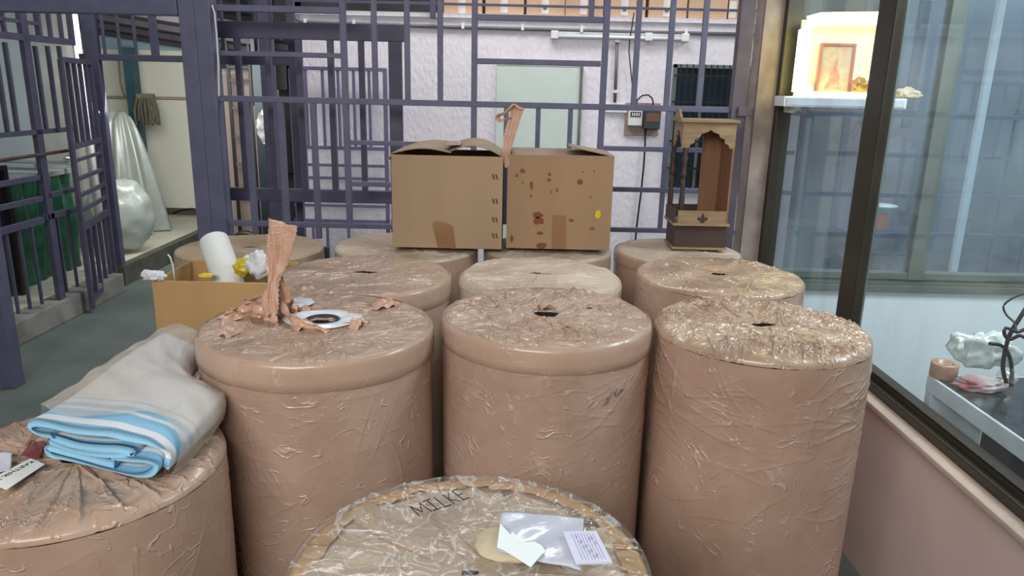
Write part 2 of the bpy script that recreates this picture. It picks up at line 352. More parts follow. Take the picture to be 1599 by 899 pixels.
# low wall and window band on the right
LW = 0.62
sbox('wall_right', GX+0.03, GX+0.15, -1.5, GY, 0.0, LW-0.02, M_pink)
sbox('trim_sill', GX+0.0, GX+0.16, -1.5, GY+0.02, LW-0.02, LW, M_sill, bev=0.006)
wy0 = -1.0
wf = MB()
WX0, WX1 = GX+0.045, GX+0.115
wf.box(WX0, WX1, wy0, GY, LW, LW+0.032, 0.004)                       # bottom track
wf.box(WX0+0.02, WX1-0.01, wy0, GY, LW+0.032, LW+0.058, 0.003)
wf.box(WX0, WX1, GY-0.065, GY, LW+0.02, 2.5, 0.004)                   # far jamb
wf.box(WX0, WX1, wy0, GY, 2.5, 2.56, 0.004)
w1 = struct(wf.build('window_1', M_alu))
mul = MB(); my = 2.66
mul.box(WX0, WX0+0.035, my-0.06, my+0.07, LW+0.03, 2.5, 0.006).build('mullion', M_alu, w1)
MB().box(WX0+0.0355, WX0+0.043, my-0.058, my-0.048, LW+0.05, 2.5, 0.002).build('sash_edge', M_alu2, w1)
MB().box(WX0+0.034, WX0+0.039, my-0.06, GY-0.05, LW+0.05, 2.5).build('glass_pane', M_glass, w1)
MB().box(WX0+0.020, WX0+0.025, wy0+0.02, my-0.09, LW+0.05, 2.5).build('glass_pane', M_glass, w1)
# office beyond the glass
sbox('wall_office_back', GX+0.17, 4.3, GY+0.02, GY+0.12, 0.0, 0.635, M_officewall)
sbox('wall_office_right', 4.3, 4.4, -1.0, GY+0.12, 0.0, 2.8, M_officewall)
sbox('ceiling_office', GX+0.02, 4.4, -1.0, GY+0.12, 2.8, 2.85, M_officewall)
sbox('wall_office_above', GX+0.17, 4.3, GY+0.02, GY+0.12, 2.3, 2.8, M_officewall)
f2 = MB()
oy = GY
f2.box(GX+0.12, 4.3, oy-0.01, oy+0.08, 0.635, 0.67, 0.003).box(GX+0.12, 4.3, oy+0.01, oy+0.07, 0.67, 0.70, 0.003).box(GX+0.12, 4.3, oy+0.0, oy+0.06, 0.70, 0.735, 0.003)
f2.box(GX+0.12, 4.3, oy, oy+0.06, 2.24, 2.3, 0.003)
w2 = struct(f2.build('window_2', M_alu2))
mp_ = atY(1460, 250, oy).x
for k, xx in enumerate((mp_, mp_+1.15, 4.25)):
    MB().box(xx-0.04, xx+0.04, oy-0.005, oy+0.06, 0.70, 2.25, 0.003).build('mullion', M_alu2, w2)
for a, b in ((GX+0.12, mp_), (mp_, mp_+1.15), (mp_+1.15, 4.25)):
    MB().box(a+0.02, b-0.03, oy+0.03, oy+0.034, 0.72, 2.25).build('glass_pane', M_glass2, w2)
# masonry strip between grille and window frame
sbox('trim_3', GX-0.045, GX+0.045, GY-0.02, GY+0.12, 0.0, 3.0, mat('bare_cement_edge', (164, 150, 142), 0.9, var=0.15, scale=9, bump=0.3))
# stucco wall across the yard
wx0 = atY(456, 60, WY).x
stz = atY(800, 30, WY).z
stw = sbox('wall_yard', wx0, 5.2, WY, WY+0.22, 0.0, stz, M_stucco)
sbox('ceiling_ledge', wx0, 5.2, WY-0.03, WY+0.75, stz, stz+0.035, M_stucco)
sbox('wall_upper_back', wx0-0.4, 5.2, WY+0.85, WY+0.95, 0.0, 3.6, mat('dark_upper_wall', (58, 60, 62), 0.8, var=0.3, scale=2))
# flush door in the stucco wall
da = atY(776, 100, WY).x; db = atY(912, 100, WY).x; dz = atY(850, 101, WY).z
d1 = struct(MB().box(da, db-0.03, WY-0.025, WY-0.001, 0.02, dz-0.012, 0.003).build('door_1', mat('pale_green_laminate', (210, 222, 212), 0.5, var=0.02)))
MB().box(db-0.028, db-0.008, WY-0.04, WY-0.001, 0.0, dz, 0.002).build('door_jamb', mat('grey_jamb', (120, 122, 118), 0.6), d1)
MB().box(da, db-0.028, WY-0.03, WY-0.001, dz-0.012, dz, 0.002).build('door_head', M_stucco, d1)
# barred window in the stucco wall
a = atY(1052, 100, WY-0.02); b = atY(1150, 300, WY-0.02)
wz1, wz0, wxa, wxb = a.z, b.z, a.x, a.x+0.66
w3 = struct(MB().box(wxa, wxb, WY-0.012, WY-0.004, wz0, wz1).build('window_3', mat('dark_reflecting_glass', (38, 52, 62), 0.12, var=0.15, coat=0.4)))
fr = MB()
for q in ((wxa, wxb, wz1-0.03, wz1), (wxa, wxb, wz0, wz0+0.03), (wxa, wxa+0.03, wz0, wz1), (wxb-0.03, wxb, wz0, wz1), ((wxa+wxb)/2-0.1, (wxa+wxb)/2-0.075, wz0, wz1)):
    fr.box(q[0], q[1], WY-0.045, WY-0.005, q[2], q[3], 0.002)
fr.build('window_frame', M_alu2, w3)
for z in (wz1-0.09, wz1-0.30, wz1-0.62, wz0+0.2): MB().box(wxa, wxb, WY-0.075, WY-0.065, z-0.008, z+0.008).build('grille_bar', M_blk, w3)
for k in range(1, 13): MB().box(wxa+k*0.05-0.004, wxa+k*0.05+0.004, WY-0.082, WY-0.074, wz0, wz1).build('grille_bar', M_blk, w3)
# cream wall and teal band at the far left, sheet roof over it
BLY = 8.45
ct = atY(220, 78, BLY).z
sbox('wall_far_left', -8.5, wx0-0.2, BLY, BLY+0.15, 0.0, ct, M_cream)
sbox('wall_far_left_upper', -8.5, wx0-0.2, BLY+0.02, BLY+0.15, ct, 3.6, M_teal)
sbox('trim_4', -8.5, -2.2, BLY-0.02, BLY, 0.12, 0.2, mat('dark_skirting', (96, 84, 74), 0.8))
rf = MB(); 
rz0 = atY(150, 50, BLY-0.05); rz1 = atY(292, 73, BLY-0.05); sl = (rz1.z-rz0.z)/(rz1.x-rz0.x)
roofz = lambda x: rz0.z+sl*(x-rz0.x)
pts = [(-8.5, roofz(-8.5)), (-1.9, roofz(-1.9)), (-1.9, roofz(-1.9)+0.06), (-8.5, roofz(-8.5)+0.06)]
rf.prism(pts, lambda u, v, w: (u, 5.95+w, v+(2.5-w)*0.14), 2.5)
roof = struct(rf.build('ceiling_sheet_roof', M_dark))
for k in range(5): MB().bar((-8.4, 6.1+k*0.55, roofz(-8.4)-0.02+(2.35-k*0.55)*0.14), (-2.0, 6.1+k*0.55, roofz(-2.0)-0.02+(2.35-k*0.55)*0.14), 0.05, 0.06).build('purlin', mat('purlin_steel', (70, 66, 74), 0.6), roof)
# left side wall behind the side grille
sbox('wall_left', -4.35, -4.25, 3.7, 6.6, 0.12, 3.2, mat('pale_grey_blue_tiles', (128, 138, 144), 0.5, var=0.05, scale=2))
sbox('wall_left_return', -4.35, -3.85, 6.6, 6.7, 0.12, 3.2, mat('grey_cement_wall', (150, 152, 148), 0.8, var=0.1))
sbox('wall_left_front', -6.0, -3.3, 3.6, 3.7, 0.0, 3.2, M_cream)

# ---------------------------------------------------------------- entrance grille and gates
def px2m(w, y): return w*y/0.97/F
def gate(name, label, cat, y, bars, m, mdark=None, group=None, depth=None, snap=True):
    t = thing(name, label, cat, (0, y, 0), group)
    for bdef in bars:
        x0, y0, x1, y1, w = bdef[:5]; part = bdef[5] if len(bdef) > 5 else 'bar'; mm = bdef[6] if len(bdef) > 6 else m
        A = atY(x0, y0, y); B = atY(x1, y1, y); ww = px2m(w, y)
        if abs(x1-x0) > abs(y1-y0): A.z = B.z = (A.z+B.z)/2; up = (0, 1, 0)
        else: A.x = B.x = (A.x+B.x)/2; up = (0, 1, 0)
        o = MB().bar(A, B, ww, (depth or max(0.018, min(ww, 0.04)))*(1.0 if abs(x1-x0) > abs(y1-y0) else 0.84), bev=min(0.003, ww*0.15), up=up).build(part, mm, t)
        reloc(o, (0, y, 0))
    return t
MD = mat('shaded_side_purple_paint', (86, 74, 92), 0.55, var=0.1)
# first the fixed ornamental grille (thin bars) with its posts
fixed = [
 (333, 12, 533, 17, 9), (333, 83, 533, 87, 7), (340, 154, 1140, 171, 8.5, 'rail'), (545, 222, 741, 227, 6.5), (547, 287, 741, 291, 7), (357, 349, 741, 355, 8, 'rail'), (547, 386, 741, 390, 7),
 (743, 27, 942, 31, 8), (743, 96, 938, 99, 8), (938, 232, 1140, 235, 7), (936, 296, 1140, 298, 7), (936, 359, 1150, 361, 7),
 (535, 0, 546, 352, 9), (583, 0, 587, 155, 8), (635, 0, 637, 157, 8), (687, 0, 688, 159, 8), (742, -20, 738, 400, 8.5), (947, -20, 931, 400, 9),
 (998, 0, 990, 166, 8), (1051, 0, 1041, 168, 8), (1104, 0, 1091, 169, 8),
 (789, 165, 789, 350, 7), (838, 167, 838, 350, 7), (888, 168, 887, 350, 7),
 (386, 155, 399, 365, 9), (437, 157, 450, 365, 9), (488, 158, 499, 372, 9),
 (1040, 171, 1034, 360, 7),
]
g1 = gate('entrance_grille', 'tall purple grille of thin bars right of the doorway, behind the brown rolls', 'grille', GY, fixed, M_purple)
for i, (xa, xb, nm) in enumerate(((325+13, 352+13, 'post'),)):
    pass
def vpost(name, px, py, y, w, d, z0, z1, m, t, off=0.0):
    X = atY(px, py, y).x
    return reloc(MB().box(X-w/2, X+w/2, y-d/2+off, y+d/2+off, z0, z1, 0.004).build(name, m, t), (0, y, 0))
vpost('post', 331, 150, GY, 0.074, 0.085, 0.0, 3.0, M_purple, g1)
vpost('post', 1158, 100, GY, 0.07, 0.06, 0.0, 3.0, M_purpdark, g1)
vpost('latch_plate', 1162, 152, GY, 0.07, 0.09, 1.50, 1.545, M_purpdark, g1)
# lower infill bars that reach down to the floor rail
pz = [(-1.30, ), (-0.95, ), (-0.6, ), (-0.2, ), (0.25, ), (0.6, ), (0.95, )]
bot = MB()
reloc(MB().box(atY(335, 300, GY).x, atY(1150, 300, GY).x, GY-0.02, GY+0.02, 0.06, 0.11, 0.003).build('rail', M_purple, g1), (0, GY, 0))
for (x,) in pz: reloc(MB().box(x-0.013, x+0.013, GY-0.012, GY+0.012, 0.08, atY(600, 387, GY).z, 0.002).build('bar', M_purple, g1), (0, GY, 0))
# wire running down the post
wp = [atY(x, y, GY-0.05) for x, y in ((331, 8), (335, 20), (338, 50), (341, 100), (342, 150))]
tag(MB().tube(wp, 0.004, 6).build('white_cable', M_white, None), 'thin white cable running down the inner face of the grille post', 'cable')
# door frame at the left
g2 = thing('doorway_frame', 'wide purple steel door frame standing open at the left of the grille', 'door frame', (0, GY, 0))
lx = atY(307, 150, GY).x; lf = atY(12, 550, GY).x
zt = atY(290, 25, GY).z; zt2 = atY(200, -3, GY).z
reloc(MB().box(lx-0.037, lx+0.037, GY-0.04, GY+0.04, 0, zt2, 0.004).build('jamb', M_purple, g2), (0, GY, 0))
reloc(MB().box(lf-0.041, lf+0.041, GY-0.04, GY+0.04, 0, zt2, 0.004).build('jamb', M_purple, g2), (0, GY, 0))
reloc(MB().box(lf+0.041, lx-0.041, GY-0.04, GY+0.04, zt, zt2, 0.004).build('lintel', M_purple, g2), (0, GY, 0))
fl = MB().box(lf-0.9, lx, GY-0.02, GY+0.02, 2.6, 2.64)
for k in range(6): reloc(MB().box(lx-0.1-k*0.27, lx-0.08-k*0.27, GY-0.01, GY+0.01, zt2, 2.62).build('fanlight_bar', M_purple, g2), (0, GY, 0))
reloc(fl.build('fanlight_rail', M_purple, g2), (0, GY, 0))
# second, sliding gate close behind the grille (wide frame)
SY = 4.02
slid = [(325, 45, 633, 53, 23, 'rail'), (623, 45, 617, 400, 19, 'stile'), (335, 303, 623, 307, 19, 'rail'),
        (372, 50, 384, 305, 8), (421, 50, 428, 305, 8), (469, 50, 475, 305, 8), (518, 50, 522, 305, 8.5), (566, 50, 568, 305, 8)]
g3 = gate('sliding_gate', 'heavier framed purple gate parked close behind the thin-barred grille', 'gate', SY, slid, M_purple2, depth=0.04)
reloc(MB().box(atY(335, 300, SY).x, atY(620, 300, SY).x, SY-0.02, SY+0.02, 0.0, 0.06).build('rail', M_purple2, g3), (0, SY, 0))
reloc(MB().box(atY(340, 300, SY).x-0.03, atY(340, 300, SY).x+0.03, SY-0.02, SY+0.02, 0.0, atY(340, 45, SY).z).build('stile', M_purple2, g3), (0, SY, 0))
vpost('stile', 620, 300, SY, 0.066, 0.04, 0.0, 0.9, M_purple2, g3)
# upper rods behind that
g4 = gate('upper_rod_grille', 'row of thin upright rods high up behind the doorway corner', 'grille', 4.4,
    [(344, -10, 349, 88, 5), (371, -10, 372, 35, 5), (397, -10, 399, 88, 5), (421, -10, 422, 35, 5), (452, -10, 455, 62, 9), (340, 92, 460, 97, 12, 'rail')], M_purple2)
reloc(MB().box(atY(458, 100, 4.4).x-0.02, atY(458, 100, 4.4).x+0.02, 4.38, 4.42, 0, atY(458, -5, 4.4).z).build('stile', M_purple2, g4), (0, 4.4, 0))
reloc(MB().box(atY(338, 100, 4.4).x-0.02, atY(338, 100, 4.4).x+0.02, 4.38, 4.42, 0, atY(338, -5, 4.4).z).build('stile', M_purple2, g4), (0, 4.4, 0))
# small grille door on the stucco wall
VY = WY-0.12
sg = [(458, 106, 603, 109, 5, 'rail'), (458, 229, 603, 233, 5, 'rail'), (460, 256, 603, 260, 4), (460, 276, 603, 280, 4), (460, 319, 603, 323, 4), (460, 343, 603, 347, 5),
      (603, 107, 605, 400, 6, 'stile'), (460, 107, 464, 400, 7, 'stile')]
sg += [(x, 108, x+3, 231, 4) for x in (478, 504, 528, 552, 576)] + [(x, 350, x+1, 420, 4) for x in (490, 512, 545)]
g5 = gate('wall_grille_door', 'small light purple grille door fixed on the white stucco wall', 'grille', VY, sg, mat('faded_purple_paint', (112, 106, 136), 0.6, var=0.1))
reloc(MB().box(atY(462, 300, VY).x, atY(606, 300, VY).x, VY-0.015, VY+0.015, 0.0, 0.04).build('rail', M_purple2, g5), (0, VY, 0))
for X in (atY(462, 300, VY).x, atY(605, 300, VY).x): reloc(MB().box(X-0.015, X+0.015, VY-0.015, VY+0.015, 0.0, 0.5).build('stile', M_purple2, g5), (0, VY, 0))
# rusted bracket strip near its foot
# side grille standing on the left kerb, in plane X
SX = -3.08
def side(name, label, cat, X, bars, m):
    t = thing(name, label, cat, (X, 4.7, 0.15))
    for bdef in bars:
        x0, y0, x1, y1, w = bdef[:5]; part = bdef[5] if len(bdef) > 5 else 'bar'; mm = bdef[6] if len(bdef) > 6 else m
        A = atX(x0, y0, X); B = atX(x1, y1, X)
        if abs(x1-x0) > abs(y1-y0): A.z = B.z = (A.z+B.z)/2
        else: A.y = B.y = (A.y+B.y)/2
        A.z = max(A.z, 0.15); B.z = max(B.z, 0.15)
        o = MB().bar(A, B, w, min(0.03, w), up=(1, 0, 0)).build(part, mm, t); reloc(o, (X, 4.7, 0.15))
    return t
sb = [(-40, 47, 115, 69, 0.04, 'rail'), (-40, 214, 112, 202, 0.03, 'rail'), (-20, 291, 60, 277, 0.03), (-20, 331, 64, 308, 0.03, 'rail'), (-20, 369, 66, 342, 0.04, 'rail'), (69, 307, 121, 294, 0.03), (70, 339, 123, 326, 0.035, 'rail'),
      (-3, 60, 5, 208, 0.022), (8, 66, 27, 207, 0.022), (57, 72, 70, 204, 0.022), (77, 72, 88, 203, 0.022), (94, 72, 106, 202, 0.022),
      (36, 5, 90, 468, 0.065, 'post'), (10, 362, 28, 490, 0.016), (30, 357, 46, 483, 0.016), (49, 352, 65, 475, 0.016), (89, 338, 104, 456, 0.016), (107, 334, 120, 448, 0.016), (122, 330, 137, 440, 0.016),
      (2, 10, 6, 52, 0.022), (55, 10, 62, 58, 0.03), (73, 10, 80, 62, 0.022), (91, 10, 97, 65, 0.022), (106, 10, 113, 67, 0.03), (-20, 28, 60, 36, 0.022)]
g6 = side('side_grille', 'purple steel side grille standing on the whitish kerb left of the doorway', 'grille', SX, sb, M_purple2)
reloc(MB().tube([atX(-10, 252, SX+0.03), atX(113, 234, SX+0.03)], 0.011, 8).build('latch_rod', mat('rusty_rod', (96, 72, 70), 0.7, var=0.3), g6), (SX, 4.7, 0.15))
# open leaf between A and B
A0 = Vector((-2.98, 5.03, 0.03)); B0 = Vector((-3.16, 5.70, 0.03))
lt = thing('open_gate_leaf', 'narrow purple gate leaf swung open beyond the side grille', 'gate', A0)
def zA(px, py): return atY(px, py, A0.y).z
def lbar(p, q, w, part): reloc(MB().bar(p, q, w, 0.025, up=(1, 0.2, 0)).build(part, M_purple2, lt), A0)
top = zA(107, 93)
dv = B0-A0
lbar(A0, Vector((A0.x, A0.y, top)), 0.045, 'stile'); lbar(B0, Vector((B0.x, B0.y, top)), 0.04, 'stile')
for py, px, w in ((93, 107, 0.035), (230, 118, 0.035), (252, 121, 0.02), (281, 125, 0.025), (307, 128, 0.025), (330, 131, 0.025), (356, 135, 0.05)):
    z = zA(px, py); lbar(Vector((A0.x, A0.y, z)), Vector((B0.x, B0.y, z)), w, 'rail')
lbar(Vector((A0.x, A0.y, 0.1)), Vector((B0.x, B0.y, 0.1)), 0.03, 'rail')
for k in range(1, 5):
    p = A0+dv*(k/5.0); lbar(Vector((p.x, p.y, 0.1)), Vector((p.x, p.y, zA(135, 356))), 0.022, 'bar'); lbar(Vector((p.x, p.y, zA(118, 230))), Vector((p.x, p.y, top)), 0.022, 'bar')
# far portal with transom bars
PY = 5.80
pt = gate('far_portal', 'far purple portal with barred transom seen through the open doorway', 'gate', PY,
    [(125, 88, 420, 96, 9, 'transom_rail'), (158, 10, 163, 90, 4), (182, 10, 187, 90, 4), (207, 10, 212, 90, 4), (237, 10, 242, 90, 10, 'post')], M_purple2)
ppx = atY(150, 130, PY).x
reloc(MB().box(ppx-0.05, ppx+0.05, PY-0.03, PY+0.03, 0.0, 2.45, 0.004).build('post', M_purple2, pt), (0, PY, 0))
ppx2 = atY(420, 130, PY).x
reloc(MB().box(ppx2-0.05, ppx2+0.05, PY-0.03, PY+0.03, 0.0, 2.45, 0.004).build('post', M_purple2, pt), (0, PY, 0))

# ---------------------------------------------------------------- rolls
def roll(name, label, X, Y, R, H, mside, mtop, mband, seed, band=0.07, amp=0.007, hole=(0.05, 0.014, 0.3), nfold=90, pleat=0, nside=130, nt=480, group=None,
         z0=0.0, sideamp=0.0022, nz=150, nr=84, nfac=60, fac=0.005, lip=0.004, corner=0.012, pleat_amp=0.005, holez=0.0, radial=0.35, tilt=(0, 0)):
    rs = np.random.RandomState(seed)
    t = thing(name, label, 'roll', (X, Y, z0), group)
    th = np.linspace(0, 2*np.pi, nt, endpoint=False)
    Hs = H
    # side
    zb = np.linspace(0, Hs-band*0.6 if band else Hs-corner, nz); T, Z = np.meshgrid(th, zb); U = T*R
    D = 0.0012*fbm(np.cos(T)*R*2, np.sin(T)*R*2+Z*0.7, seed, 5, 3)*2
    nn = int(nside)
    D += creases(U, Z, rs, nn, lambda i: rs.uniform(0, 2*np.pi*R), lambda i: H-abs(rs.normal(0, 0.17))-0.06, 0.02, 0.13, sideamp*(0.8 if nside < 300 else 1.0), 0.0017,
                 ang=lambda u, v: rs.choice([rs.normal(0.1, 0.25), rs.uniform(0, math.pi)], p=[0.55, 0.45]), step=0.5)
    r_ = R + D
    P = np.stack([r_*np.cos(T), r_*np.sin(T), Z], -1); grid_obj('wrapped_side', P, mside, t, closed_u=True)
    # top disc (rounded at the edge)
    hr, hr2, ha = hole
    ang = th-ha; rin = (hr*hr2)/np.sqrt((hr2*np.cos(ang))**2+(hr*np.sin(ang))**2) * (1+0.18*np.interp(np.arange(nt), np.linspace(0, nt, 13), np.append(rs.uniform(-1, 1, 12), 0)))
    s = np.linspace(0, 1, nr)[:, None]; Rr = rin[None, :] + (R-rin[None, :])*s; T2 = np.repeat(th[None, :], nr, 0)
    Xg = Rr*np.cos(T2); Yg = Rr*np.sin(T2)
    edge = sstep((R-Rr)/0.03); h = 0.0035*fbm(Xg, Yg, seed+3, 9, 4)*2
    def cu(i):
        q = R*math.sqrt(rs.uniform(0.05, 1.0)); cu.t = rs.uniform(0, 2*math.pi); cu.q = q; return q*math.cos(cu.t)
    def cv(i): return cu.q*math.sin(cu.t)
    def an(u, v):
        rad = math.atan2(v, u); return rad + (rs.normal(0, 0.5) if rs.rand() < radial else rs.uniform(0, math.pi))
    h += facets(Xg, Yg, rs, nfac, cu, cv, 0.03, 0.12, fac, 0.022, ang=an)
    h += creases(Xg, Yg, rs, nfold, cu, cv, 0.015, 0.10, amp, 0.0022, ang=an, step=0.35)
    # overlapping flat strips of tape make shallow steps
    for k in range(9):
        a = rs.uniform(0, math.pi); o_ = rs.uniform(-R*0.8, R*0.8); d = -Xg*math.sin(a)+Yg*math.cos(a)-o_+0.006*fbm(Xg, Yg, seed+k, 25, 2)
        h += 0.0016*sstep(d/0.004+0.5)*np.where(d < 0.05, 1, np.clip(1-(d-0.05)/0.15, 0, 1))
    if pleat:
        fr_ = (T2*pleat/(2*np.pi)+0.08*np.sin(T2*3)+0.25*Rr/R) % 1.0; h += pleat_amp*(fr_**1.5)*np.clip(Rr/R*1.5, 0, 1)*edge
    h *= (0.25+0.75*edge)
    c = np.clip((Rr-(R-corner))/corner, 0, 1); drop = corner*(1-np.sqrt(np.clip(1-c*c, 0, 1)))
    Zt = Hs + h - drop
    rows = [np.stack([Xg, Yg, Zt], -1)]
    lipr = np.stack([Xg[0]*0.98, Yg[0]*0.98, Zt[0]-0.004], -1)[None]; inner = np.stack([Xg[0]*0.96, Yg[0]*0.96, Zt[0]-0.10], -1)[None]
    grid_obj('core_wall', np.concatenate([inner, lipr], 0), M_core, t, closed_u=True)
    P = np.concatenate([lipr, rows[0]], 0); grid_obj('folded_top_cover', P, mtop, t, closed_u=True)
    # core below the hole
    MB().lathe([(0.0, Hs-0.095), (hr*1.25, Hs-0.095), (hr*1.25, Hs-0.14), (0.0, Hs-0.14)], 28).build('core', M_core, t)
    if band:
        zz = np.array([-band-0.003, -band, -band*0.66, -band*0.4, -0.012, -0.004, 0.0]); rr = np.array([0.0, lip, lip*1.1, lip, lip*0.9, lip*0.2, -0.006])
        T3, K = np.meshgrid(th, np.arange(len(zz))); zz2 = Hs+zz[K]+0.004*np.sin(T3*1.0+seed)*(K < 2); r3 = R+rr[K]+0.0012*fbm(np.cos(T3)*R*3, np.sin(T3)*R*3+zz[K]*6, seed+9, 6, 3)*2
        grid_obj('edge_band', np.stack([r3*np.cos(T3), r3*np.sin(T3), zz2], -1), mband, t, closed_u=True)
    # closed foot
    MB().lathe([(R*0.999, 0.0), (R*0.999, 0.004)], 64).build('foot', mside, t)
    return t

GRP = None
R1 = (-0.516, 1.885, 0.303, 0.984)
R2 = (0.098, 1.986, 0.289, 0.995)
R3 = (0.690, 1.958, 0.288, 0.984)
r1 = roll('wrapped_roll', 'tall brown taped roll at left of the front row, torn open showing a white core', *R1, M_tape, M_tapetop, M_band, 11, hole=(0.05, 0.048, 0.0), nfold=110, nfac=90, nside=170, nt=1000, nz=330, nr=150)
r2 = roll('wrapped_roll', 'tall brown taped roll in the front row middle, small black hole in its top', *R2, M_tape, M_tapetop, M_band, 23, hole=(0.036, 0.034, 0.2), nfold=190, nfac=150, fac=0.006, nside=230, nt=1000, nz=330, nr=150)
r3 = roll('wrapped_roll', 'tall brown taped roll at right of the front row, densely wrinkled top, beside the window', *R3, M_tape2, M_tapetop2, M_band, 37, band=0, hole=(0.042, 0.018, -0.1), nfold=380, amp=0.008, nfac=220, fac=0.007, corner=0.02, nside=300, sideamp=0.003, radial=0.8, nt=1000, nz=330, nr=150)
rL = roll('wrapped_roll', 'low brown roll at the left edge carrying the blue and white folded sheet', -0.925, 1.43, 0.30, 0.815, M_tape2, M_tapetop, M_band, 41, band=0.0, hole=(0.03, 0.02, 0), nfold=90, corner=0.016, pleat=26, pleat_amp=0.008, radial=0.97, nt=800, nr=120, nz=200)
rF = roll('wrapped_roll', 'kraft topped roll nearest the camera, marked MILKE under clear stretch film', -0.060, 1.100, 0.303, 0.797, M_kraft, M_kraftF, M_band, 53, band=0, hole=(0.016, 0.010, 0), nfold=26, corner=0.01, pleat=9, pleat_amp=0.012, amp=0.005, radial=0.9, nt=700, nr=110, nfac=12, fac=0.003)
rM = roll('wrapped_roll', 'dark brown roll mostly hidden between the blue sheet bag and the open carton', -1.02, 2.15, 0.25, 0.72, M_tape2, M_tapetop, M_band, 59, nt=240, hole=(0.03, 0.02, 0))
m1 = roll('wrapped_roll', 'brown roll at left of the second row with a slit hole in its top', -0.513, 2.508, 0.296, 0.968, M_tape, M_tapetop, M_band, 61, hole=(0.042, 0.020, 0.0), nfold=100, nt=400, amp=0.005)
m2 = roll('wrapped_roll', 'pale dusty roll in white film in the middle of the second row', 0.101, 2.605, 0.296, 0.955, M_whitewrap, M_dust, M_whitewrap, 67, band=0, hole=(0.042, 0.018, 0.0), nfold=80, nt=400, amp=0.005, corner=0.03, radial=0.9)
m3 = roll('wrapped_roll', 'brown roll at right of the second row beside the window jamb', 0.735, 2.560, 0.290, 0.980, M_tape2, M_tapetop2, M_band, 71, band=0, hole=(0.034, 0.024, 0.0), nfold=150, nt=400, amp=0.006, corner=0.014)
b0 = roll('kraft_roll', 'kraft paper covered roll at the back left behind the open carton', -1.205, 3.33, 0.325, 0.873, M_kraft, M_kraft, M_band, 73, band=0, hole=(0.05, 0.02, 0.1), nfold=14, nt=360, amp=0.004, corner=0.01, pleat=7, pleat_amp=0.006)
b1 = roll('wrapped_roll', 'film wrapped brown roll at the back carrying the plain open box', -0.47, 3.22, 0.315, 0.924, M_tape2, M_dust, M_band, 79, band=0, hole=(0.03, 0.012, 0), nfold=60, nt=360, amp=0.005, corner=0.015)
b2 = roll('wrapped_roll', 'roll at the back under the stained open box', 0.155, 3.25, 0.285, 0.922, M_tape, M_dust, M_band, 83, band=0, hole=(0.03, 0.012, 0), nfold=50, nt=300, amp=0.004, corner=0.015)
b3 = roll('wrapped_roll', 'dusty roll at the back right carrying the small wooden shrine', 0.762, 3.36, 0.288, 0.897, M_tape2, M_dust, M_band, 89, band=0.05, hole=(0.03, 0.012, 0), nfold=50, nt=300, amp=0.004, corner=0.015)

# front left roll: torn opening, white film and core
def disc_patch(name, cx, cy, z, rx, ry, m, parent, seed, rin=None, base=(0, 0, 0), bumpy=0.003, zin=0.0):
    rs = np.random.RandomState(seed); n = 96; th = np.linspace(0, 2*np.pi, n, endpoint=False); nr = 14
    wob = 1+0.10*np.interp(np.arange(n), np.linspace(0, n, 15), np.append(rs.uniform(-1, 1, 14), 0))
    P = []
    for k in range(nr):
        s = k/(nr-1); r0 = rin if rin else 0.0
        rxk = r0+(rx*wob-r0)*s; ryk = r0+(ry*wob-r0)*s
        x = cx+rxk*np.cos(th); y = cy+ryk*np.sin(th); zz = z+bumpy*np.sin(s*math.pi)*(1+vnoise(x, y, seed, 30)*2) - (zin if k == 0 else 0)
        P.append(np.stack([x, y, zz if hasattr(zz, '__len__') else np.full(n, zz)], -1))
    o = grid_obj(name, np.array(P), m, parent, closed_u=True); return o
M_whitefilm = mat('white_polymer_film', (242, 244, 246), 0.25, var=0.03, coat=0.4, bump=0.2, bscale=15)
disc_patch('white_film_opening', 0.005, 0.02, R1[3]+0.0075, 0.105, 0.084, M_whitefilm, r1, 5, rin=0.046, zin=0.03)
disc_patch('white_film_patch', -0.115, 0.165, R1[3]+0.009, 0.058, 0.055, M_whitefilm, r1, 6)
MB().lathe([(0.045, -0.09), (0.045, 0.008), (0.039, 0.008), (0.038, -0.085), (0.0, -0.085)], 40, (0.005, 0.02, R1[3])).build('core_tube', mat('grey_core_tube', (84, 86, 88), 0.25, metal=0.5), r1, True)
